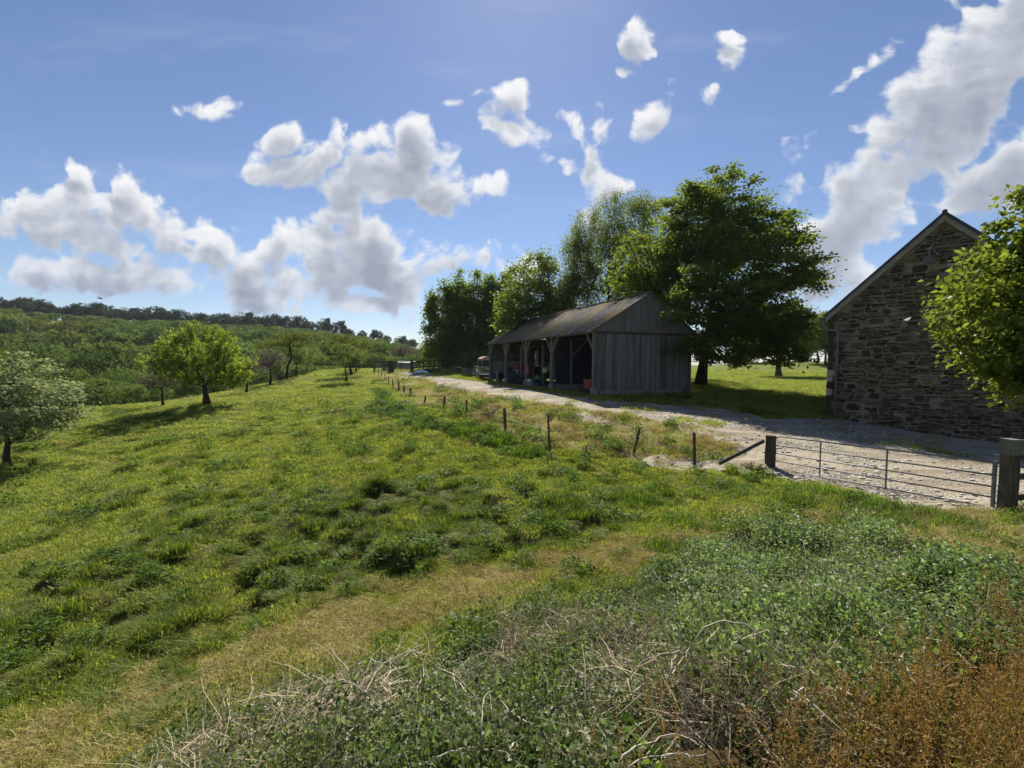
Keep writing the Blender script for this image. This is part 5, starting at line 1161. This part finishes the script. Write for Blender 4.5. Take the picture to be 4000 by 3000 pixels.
def scatter(name, label, cat, kind_key, P, sc, up=None):
    """one ground-cover object: its points carry copies of the plant's tufts"""
    if len(P) == 0: return
    protos = PROT[kind_key]; n = len(P); r_ = np.random.default_rng(len(P))
    me = bpy.data.meshes.new(name); me.vertices.add(n); me.vertices.foreach_set('co', np.asarray(P, np.float32).ravel())
    rot = np.stack([r_.normal(size=n)*.08, r_.normal(size=n)*.08, r_.uniform(0,6.28,n)], -1).astype(np.float32)
    a = me.attributes.new('turn', 'FLOAT_VECTOR', 'POINT'); a.data.foreach_set('vector', rot.ravel())
    a = me.attributes.new('size', 'FLOAT_VECTOR', 'POINT'); a.data.foreach_set('vector', np.asarray(sc, np.float32).ravel())
    a = me.attributes.new('pick', 'INT', 'POINT'); a.data.foreach_set('value', r_.integers(0, len(protos), n).astype(np.int32))
    c = bpy.data.collections.new(name + '_tufts'); [c.objects.link(p) for p in protos]
    o = bpy.data.objects.new(name, me); COL.objects.link(o); tag(o, label, cat, kind='stuff')
    ng = bpy.data.node_groups.new(name + '_spread', 'GeometryNodeTree')
    ng.interface.new_socket('Geometry', in_out='INPUT', socket_type='NodeSocketGeometry'); ng.interface.new_socket('Geometry', in_out='OUTPUT', socket_type='NodeSocketGeometry')
    N = ng.nodes; gi = N.new('NodeGroupInput'); go = N.new('NodeGroupOutput'); ip = N.new('GeometryNodeInstanceOnPoints'); ci = N.new('GeometryNodeCollectionInfo')
    ci.inputs['Collection'].default_value = c; ci.inputs['Separate Children'].default_value = True; ci.inputs['Reset Children'].default_value = True
    def na(nm, ty):
        q = N.new('GeometryNodeInputNamedAttribute'); q.data_type = ty; q.inputs['Name'].default_value = nm; return q.outputs['Attribute']
    L = ng.links; L.new(gi.outputs[0], ip.inputs['Points']); L.new(ci.outputs[0], ip.inputs['Instance']); ip.inputs['Pick Instance'].default_value = True
    L.new(na('pick','INT'), ip.inputs['Instance Index']); L.new(na('turn','FLOAT_VECTOR'), ip.inputs['Rotation']); L.new(na('size','FLOAT_VECTOR'), ip.inputs['Scale'])
    L.new(ip.outputs[0], go.inputs[0]); md = o.modifiers.new('spread', 'NODES'); md.node_group = ng
sr = np.random.default_rng(9)
def sample(r0, r1, dens, th0=-56, th1=56):
    n = int(R(th1-th0)/2*(r1*r1-r0*r0)*dens); r = np.sqrt(sr.uniform(r0*r0, r1*r1, n)); a = R(sr.uniform(th0,th1)) if False else np.radians(sr.uniform(th0,th1,n))
    return np.stack([r*np.sin(a), r*np.cos(a)], -1)
XY, S0 = [], []
for r0, r1, de, s in ((1.0,5,60,.85),(5,10,42,.95),(10,18,24,1.15),(18,30,11,1.6),(30,50,4.2,2.4),(50,85,1.5,3.6)):
    q = sample(r0, r1, de); XY.append(q); S0.append(np.full(len(q), s))
XY = np.concatenate(XY); S0 = np.concatenate(S0)
H = base_h(XY[:,0], XY[:,1]); fx, fy, fd = project(np.stack([XY[:,0],XY[:,1],H],-1))
keep = (fx > -350) & (fx < 4350) & (fy < 3500) & (np.degrees(np.arctan2(XY[:,0],XY[:,1])) > -56)
XY, S0, H, fx, fy, fd = XY[keep], S0[keep], H[keep], fx[keep], fy[keep], fd[keep]
GZ = ground(XY[:,0], XY[:,1]); P3 = np.stack([XY, GZ], -1) if False else np.concatenate([XY, GZ[:,None]], 1)
Zs = {k: soft(p, fx, fy, fd, XY[:,0], XY[:,1], w) for k, p, w in (('dry',Z_DRY,42),('ditch',Z_DITCH,40),('bramble',Z_BRAMBLE,30),('bank',Z_BANK,10),('sorrel',Z_SORREL,30),('tall',Z_TALL,14),('drive',Z_DRIVE,6),('lawn',Z_LAWN,10))}
scree = np.maximum.reduce([soft(p, fx, fy, fd, XY[:,0], XY[:,1], 10) for p in Z_SCREE])
u = sr.random(len(XY)); cl = fbm(XY[:,0]*.7, XY[:,1]*.7, 3, 41); cl2 = fbm(XY[:,0]*1.6, XY[:,1]*1.6, 2, 57)
dx = XY[:,0]-HC[0]; dy = XY[:,1]-HC[1]; in_house = ((dx*HN[0]+dy*HN[1]) < .1) & ((dx*HD[0]+dy*HD[1]) > -.2) & (XY[:,1] > 8)
on_hill = (np.hypot(XY[:,0],XY[:,1]) > 86)
bare = (Zs['drive'] > .5) | in_house | _barn_in(XY[:,0], XY[:,1], .1) | on_hill
K = np.full(len(XY), '', dtype=object)
K[:] = 'short'
m = (cl2 > .55) & (u < .5) & (fd < 30); K[m] = 'long'
q_ = sr.random(len(XY)); m = (q_ < .03) & (cl > .1); K[m] = 'dry'; m = (q_ > .965) & (fd < 35); K[m] = 'weed'
m = Zs['lawn'] > .5; K[m] = 'short'
m = Zs['ditch'] > u; K[m] = np.where((cl[m] > -.15) | (u[m] < .25), 'long', 'short'); 
m = (Zs['ditch'] > .5) & (cl2 > .45) & (sr.random(len(XY)) < .5); K[m] = 'weed'
m = Zs['dry'] > u; K[m] = np.where((cl[m] > .6) & (sr.random(m.sum()) < .5), 'long', np.where(sr.random(m.sum()) < .46, 'short', 'dry'))
m = (fx > 2000) & (fy > 1900) & (fy < 2160) & (Zs['bramble'] < .4) & (cl > -.1) & (sr.random(len(XY)) < .4); K[m] = 'tall'
m = Zs['tall'] > u; K[m] = np.where((cl2[m] > .25) & (sr.random(m.sum()) < .7), 'weed', 'tall')
m = Zs['bank'] > .5; rr = sr.random(m.sum()); K[m] = np.where(rr < .28, 'bankdry', np.where(rr < .34, 'weed', np.where(rr < .66, 'short', np.where(rr < .80,'dry',''))))
m = (scree > .4) & (sr.random(len(XY)) < .82); K[m] = ''
m = Zs['bramble'] > u
rr = sr.random(m.sum()); c1 = cl[m]; e = fx[m]
K[m] = np.where(c1 > .12, np.where(rr < .48, 'stems', np.where(rr < .82, 'bramble', np.where(rr < .92, 'dry', 'weed'))), np.where(rr < .66, 'bramble', np.where(rr < .76, 'stems', np.where(rr < .88, 'long', 'weed'))))
m = (Zs['bramble'] > u) & (fx > 2650) & (fy < 2700 - (fx-2650)*.15) & (sr.random(len(XY)) < .62); K[m] = 'herb'
m = (Zs['bramble'] > u) & (fy < 2520 - (fx-1900)*.12) & (fx > 1500) & (fx < 2700) & (sr.random(len(XY)) < .5); K[m] = 'tall'
m = (Zs['bramble'] > u) & (fx < 1250) & (fy > 2600) & (sr.random(len(XY)) < .25); K[m] = 'dry'
m = (fx > 3150) & (fy > 2000) & (fy < 2330) & (Zs['bramble'] < .5) & (sr.random(len(XY)) < .4); K[m] = 'dry'
m = (Zs['ditch'] > .6) & (fbm(XY[:,0]*2.2, XY[:,1]*2.2, 2, 97) > .55); K[m] = ''
m = Zs['sorrel'] > u; K[m] = np.where(sr.random(m.sum()) < .66, 'sorrel', np.where(sr.random(m.sum()) < .5, 'long', 'dry'))
m = (Zs['bramble'] > .5) & (fbm(XY[:,0]*2.6, XY[:,1]*2.6, 2, 95) > .62) & (fd < 9); K[m] = ''
edge = (Zs['drive'] > .2) & (Zs['drive'] < .8) & (sr.random(len(XY)) < .4); 
K[bare & ~edge] = ''
inner = (Zs['drive'] >= .8) & ~in_house & ~_barn_in(XY[:,0], XY[:,1], .1) & ~on_hill & (cl > .62) & (sr.random(len(XY)) < .22); K[inner] = 'short'
seen = np.zeros(len(XY), bool)
zs = 1.0
def emit(key, name, label, cat, sxy=1.0, sz=1.0, var=.3):
    m = K == key; n = m.sum(); v = sr.uniform(1-var, 1+var, n); s = S0[m]*v*sxy; far = np.clip(S0[m], 1, 1.6)
    hz_ = np.clip(1 + .75*fbm(P3[m][:,0]*1.7, P3[m][:,1]*1.7, 2, 91), (.4 if key != 'bramble' else .5), 1.55) if key in ('bramble','herb','stems','long','tall') else 1.0
    scatter(name, label, cat, key, P3[m] - [0,0,.01], np.stack([s, s, sr.uniform(.7,1.25,n)*far*sz*hz_], -1))
emit('short','meadow_grass','short yellow-green grass covering the sloping meadow','grass')
emit('long','tussock_grass','long rough tussocky grass in the ditch and about the meadow','grass', .95, 1.0)
emit('tall','lush_grass','tall lush green grass below the stake fence','grass')
emit('dry','straw_grass','straw-coloured dry grass in a band above the brambles','grass')
emit('bramble','brambles','dark green bramble leaves over the near bank','brambles')
emit('herb','pale_undergrowth','pale green herbs and leaves on the near bank towards the gate','undergrowth')
emit('stems','dead_stems','tangle of dead beige stems among the brambles','undergrowth', 1.05)
emit('sorrel','sorrel','rust-orange sorrel seed heads in the near corner','sorrel')
emit('weed','weeds','broad-leaved green weeds on the bank and in the ditch','weeds', .9, .75)
emit('bankdry','bank_weeds','sparse dry weeds on the stony bank under the drive','weeds', .8, .7)
# flowers
q = sample(5, 40, .35); hq = base_h(q[:,0], q[:,1]); qx, qy, qd = project(np.stack([q[:,0],q[:,1],hq],-1))
ok = (fbm(q[:,0]*.5, q[:,1]*.5, 2, 71) > .25) & (soft(Z_DITCH, qx, qy, qd, q[:,0], q[:,1], 30) > .4) & (qx < 1700); ok2 = (fbm(q[:,0]*.3, q[:,1]*.3, 2, 73) > .35) & (qy < 2000) & (qx < 2600) & ~zone(Z_DRIVE,qx,qy,qd,q[:,0],q[:,1]) & ~zone(Z_BANK,qx,qy,qd,q[:,0],q[:,1])
for nm, lab, k, mk in (('white_flowers','small white flowers scattered over the rough ditch','white',ok),('yellow_flowers','scattered yellow dandelions in the meadow','yellow',ok2)):
    pp_ = np.concatenate([q[mk], ground(q[mk,0], q[mk,1])[:,None]], 1); scatter(nm, lab, 'flowers', k, pp_, np.ones((len(pp_),3)))
q = sample(3.5, 8, 1.6, 10, 50); hq = base_h(q[:,0], q[:,1]); qx, qy, qd = project(np.stack([q[:,0],q[:,1],hq],-1)); mk = (np.hypot((qx-3330)/260,(qy-2440)/190) < 1) | (np.hypot((qx-3250)/90,(qy-2650)/60) < 1)
pp_ = np.concatenate([q[mk], ground(q[mk,0], q[mk,1])[:,None]+.22], 1); scatter('blossom', 'tiny cream flowers over the pale herbs on the near bank', 'flowers', 'white', pp_, np.full((len(pp_),3),.9))
# loose stones on the drive
def stone_proto(i):
    b = MB(); r_ = random.Random(i); b.lathe([(.02,0),(.05*r_.uniform(.8,1.2),.012),(.045,.03),(.015,.04)], 6); me = bpy.data.meshes.new('loose_stone'); me.from_pydata(b.v, [], b.f)
    a = me.attributes.new('tint','FLOAT','POINT'); a.data.foreach_set('value', np.full(len(b.v), r_.random(), np.float32)); me.materials.append(M_PEB); o = bpy.data.objects.new('loose_stone', me); o['kind']='stuff'; return o
M_PEB = surf('pale_stone', [(.22,.20,.17),(.40,.365,.31),(.55,.51,.45)], 3.0, tint=.8, rough=.9)
PROT['stone'] = [stone_proto(i) for i in range(5)]
q = np.concatenate([sample(8, 20, 26, 8, 56), sample(20, 34, 6, -10, 50)]); hq = base_h(q[:,0], q[:,1]); qx, qy, qd = project(np.stack([q[:,0],q[:,1],hq],-1))
mk = zone(Z_DRIVE,qx,qy,qd,q[:,0],q[:,1],5) | zone(Z_SCREE[0],qx,qy,qd,q[:,0],q[:,1],8) | zone(Z_SCREE[1],qx,qy,qd,q[:,0],q[:,1],8) | zone(Z_SCREE[2],qx,qy,qd,q[:,0],q[:,1],12)
mk &= (sr.random(len(q)) < .35 + .65*(fbm(q[:,0]*.6,q[:,1]*.6,2,81) > .1)) & (qx < 4300)
pp_ = np.concatenate([q[mk], ground(q[mk,0], q[mk,1])[:,None]-.008], 1); sc_ = sr.uniform(.35,1.25,len(pp_))**1.5; scatter('loose_stones', 'loose pale stones strewn over the gravel drive', 'stones', 'stone', pp_, np.stack([sc_*sr.uniform(.8,1.5,len(pp_)), sc_, sc_], -1))
# dead bush and nettle clumps on the bank
def bush(name, px, py, Y, rad, h, mat, n, L, asp, label, twig=0):
    g = gnd(px, py, Y); E = empty(name, g, 0, label, 'bush')
    V, F, T = leafclump(n, rad, .05, h, L, asp, .5, .75); link('foliage', np_mesh('foliage', V, F, T), E, mat)
    mb = MB()
    for k in range(26): a = pr.uniform(0,6.28); q_ = rad*pr.uniform(.3,.9); mb.tube([(0,0,0),(q_*.4*math.cos(a),q_*.4*math.sin(a),h*.45),(q_*math.cos(a),q_*math.sin(a),h*pr.uniform(.6,.95))],[.014,.008,.003],4,False)
    mb.build('stems', M_TWIG, E)
M_TWIG = surf('dry_twigs', [(.10,.065,.045),(.19,.13,.095)], 3.0)
L_DEAD = leaf_mat('dead_bush_leaves', (.14,.080,.055), (.26,.155,.115), (.20,.11,.07), .35, .02)
bush('dead_bush', 1912, 1636, 24.0, 1.1, 1.15, L_DEAD, 1500, .055, .35, 'reddish-brown dead bush on the bank below the shed')
bush('nettle_clump', 1800, 1618, 25.5, .8, .8, G_TALL, 420, .13, .4, 'dark green nettle clump beside the dead bush')
bush('nettle_clump', 1875, 1590, 27.0, .7, .8, G_TALL, 380, .13, .4, 'leafy green clump behind the dead bush at the edge of the drive')
bush('nettle_clump', 1635, 1487, 40.0, .9, .55, G_TALL, 320, .14, .4, 'small green clump on the bank edge near the reddish bare patch')
bush('nettle_clump', 2945, 1862, 13.9, .55, .38, G_WEED, 260, .09, .4, 'low green clump at the foot of the gate post prop')
bush('nettle_clump', 1455, 1575, 31.0, .6, .5, G_LONG, 320, .13, .3, 'dark tuft in the meadow beside the tall grass')
# arching bramble canes
M_CANE = surf('pale_cane', [(.34,.28,.21),(.52,.45,.36),(.64,.57,.47)], 5.0, rough=.7)
CANES = [([(2680,2990),(2685,2600),(2760,2450),(2900,2440),(3060,2560)],2.9,'pale bramble cane arching in a high hoop over the middle of the thicket'),
 ([(2830,2995),(2700,2760),(2620,2640),(2640,2560)],2.7,'cane leaning up beside the high hooped one'),
 ([(2470,2640),(2560,2560),(2680,2550),(2780,2580)],3.4,'low thin cane curving left of the high hoop'),
 ([(1900,2990),(1880,2880),(1890,2740),(1920,2700)],2.7,'thin upright pale cane with a kink near the bottom edge'),
 ([(1640,3010),(1760,2940),(1860,2920),(1960,2960)],2.5,'cane bending low near the bottom edge left of the upright one'),
 ([(2420,2990),(2530,2900),(2640,2870),(2720,2900)],2.5,'cane bending low near the bottom edge under the high hoop'),
 ([(2460,3000),(2600,2955),(2760,2945)],2.4,'nearly level cane just above the sorrel'),
 ([(2900,2640),(2915,2500),(2905,2420)],3.4,'straight pale cane standing right of the high hoop'),
 ([(3610,2650),(3612,2480),(3620,2380)],3.6,'straight thick dead stalk standing among the pale herbs'),
 ([(3640,2720),(3560,2640),(3540,2600)],3.2,'short curved cane below the straight dead stalk'),
 ([(3480,2560),(3440,2490),(3445,2455),(3475,2440)],3.6,'hooked cane tip left of the straight dead stalk'),
 ([(3330,2380),(3220,2280),(3160,2230)],4.6,'long straight stem slanting over the herbs'),
 ([(2640,2500),(2610,2420),(2600,2350)],4.2,'cane leaning over the far edge of the dark brambles'),
 ([(1240,2880),(1260,2700),(1340,2660),(1440,2720)],3.3,'cane hooped over the dead stems at the left of the thicket'),
 ([(1940,2990),(2010,2900),(1990,2930)],2.5,'short stout broken cane by the bottom edge'),
 ([(2360,2990),(2380,2920),(2330,2830)],2.5,'leaning cane between the two low bending ones'),
 ([(1640,2560),(1500,2590),(1440,2570)],3.9,'thin cane lying toward the straw-coloured grass'),
 ([(3120,2700),(3200,2790),(3260,2850)],2.9,'dark straight cane slanting down toward the sorrel')]
for i, (pts, Y, lab) in enumerate(CANES):
    b0 = hit(*[min(pts[0][0], 9999), min(pts[0][1], 3300)]); r_ = random.Random(i); W3 = []
    Yb = Y * .74
    for k, (x_, y_) in enumerate(pts): W3.append(Vector(at(x_, y_, Yb + .12*math.sin(k*1.7+i) )))
    root = Vector((W3[0].x, W3[0].y + .03, gz(W3[0].x, W3[0].y) - .03)); W3 = [root] + W3 if W3[0].z > root.z + .04 else W3
    end = W3[-1]; fine = []
    for a_, b_, c_, d_ in zip([W3[0]]+W3[:-2], W3[:-1], W3[1:], W3[2:]+[W3[-1]]):
        for s_ in range(5):
            t_ = s_/5; fine.append(.5*((2*b_) + (c_-a_)*t_ + (2*a_-5*b_+4*c_-d_)*t_*t_ + (3*b_-a_-3*c_+d_)*t_**3) + Vector((r_.gauss(0,.004),r_.gauss(0,.004),r_.gauss(0,.004))))
    fine.append(end); o0 = fine[0].copy(); r0 = .0062 if 'stout' in lab or 'thick' in lab or 'high hoop over' in lab else r_.uniform(.0036,.0052); m_ = len(fine)
    b = MB(); b.tube([p - o0 for p in fine], [r0*(1-.6*k/(m_-1)) for k in range(m_)], 5)
    solo(b, 'bramble_cane', M_CANE, o0, 0, lab, 'cane', 'canes standing out of the bramble thicket', True)

# ---------------------------------------------------------------- thin summer air
b = MB(); b.box((-2700, -2700, -60), (2700, 2700, 60))
hz = b.build('haze', None); tag(hz, kind='stuff')
m, t, out = new_mat('thin_air'); pv = t.new('ShaderNodeVolumePrincipled')
pv.inputs['Color'].default_value = (.80, .88, 1.0, 1); pv.inputs['Density'].default_value = 0.00016; pv.inputs['Anisotropy'].default_value = 0.0
t.l.new(pv.outputs[0], out.inputs[1]); hz.data.materials.clear(); hz.data.materials.append(m)
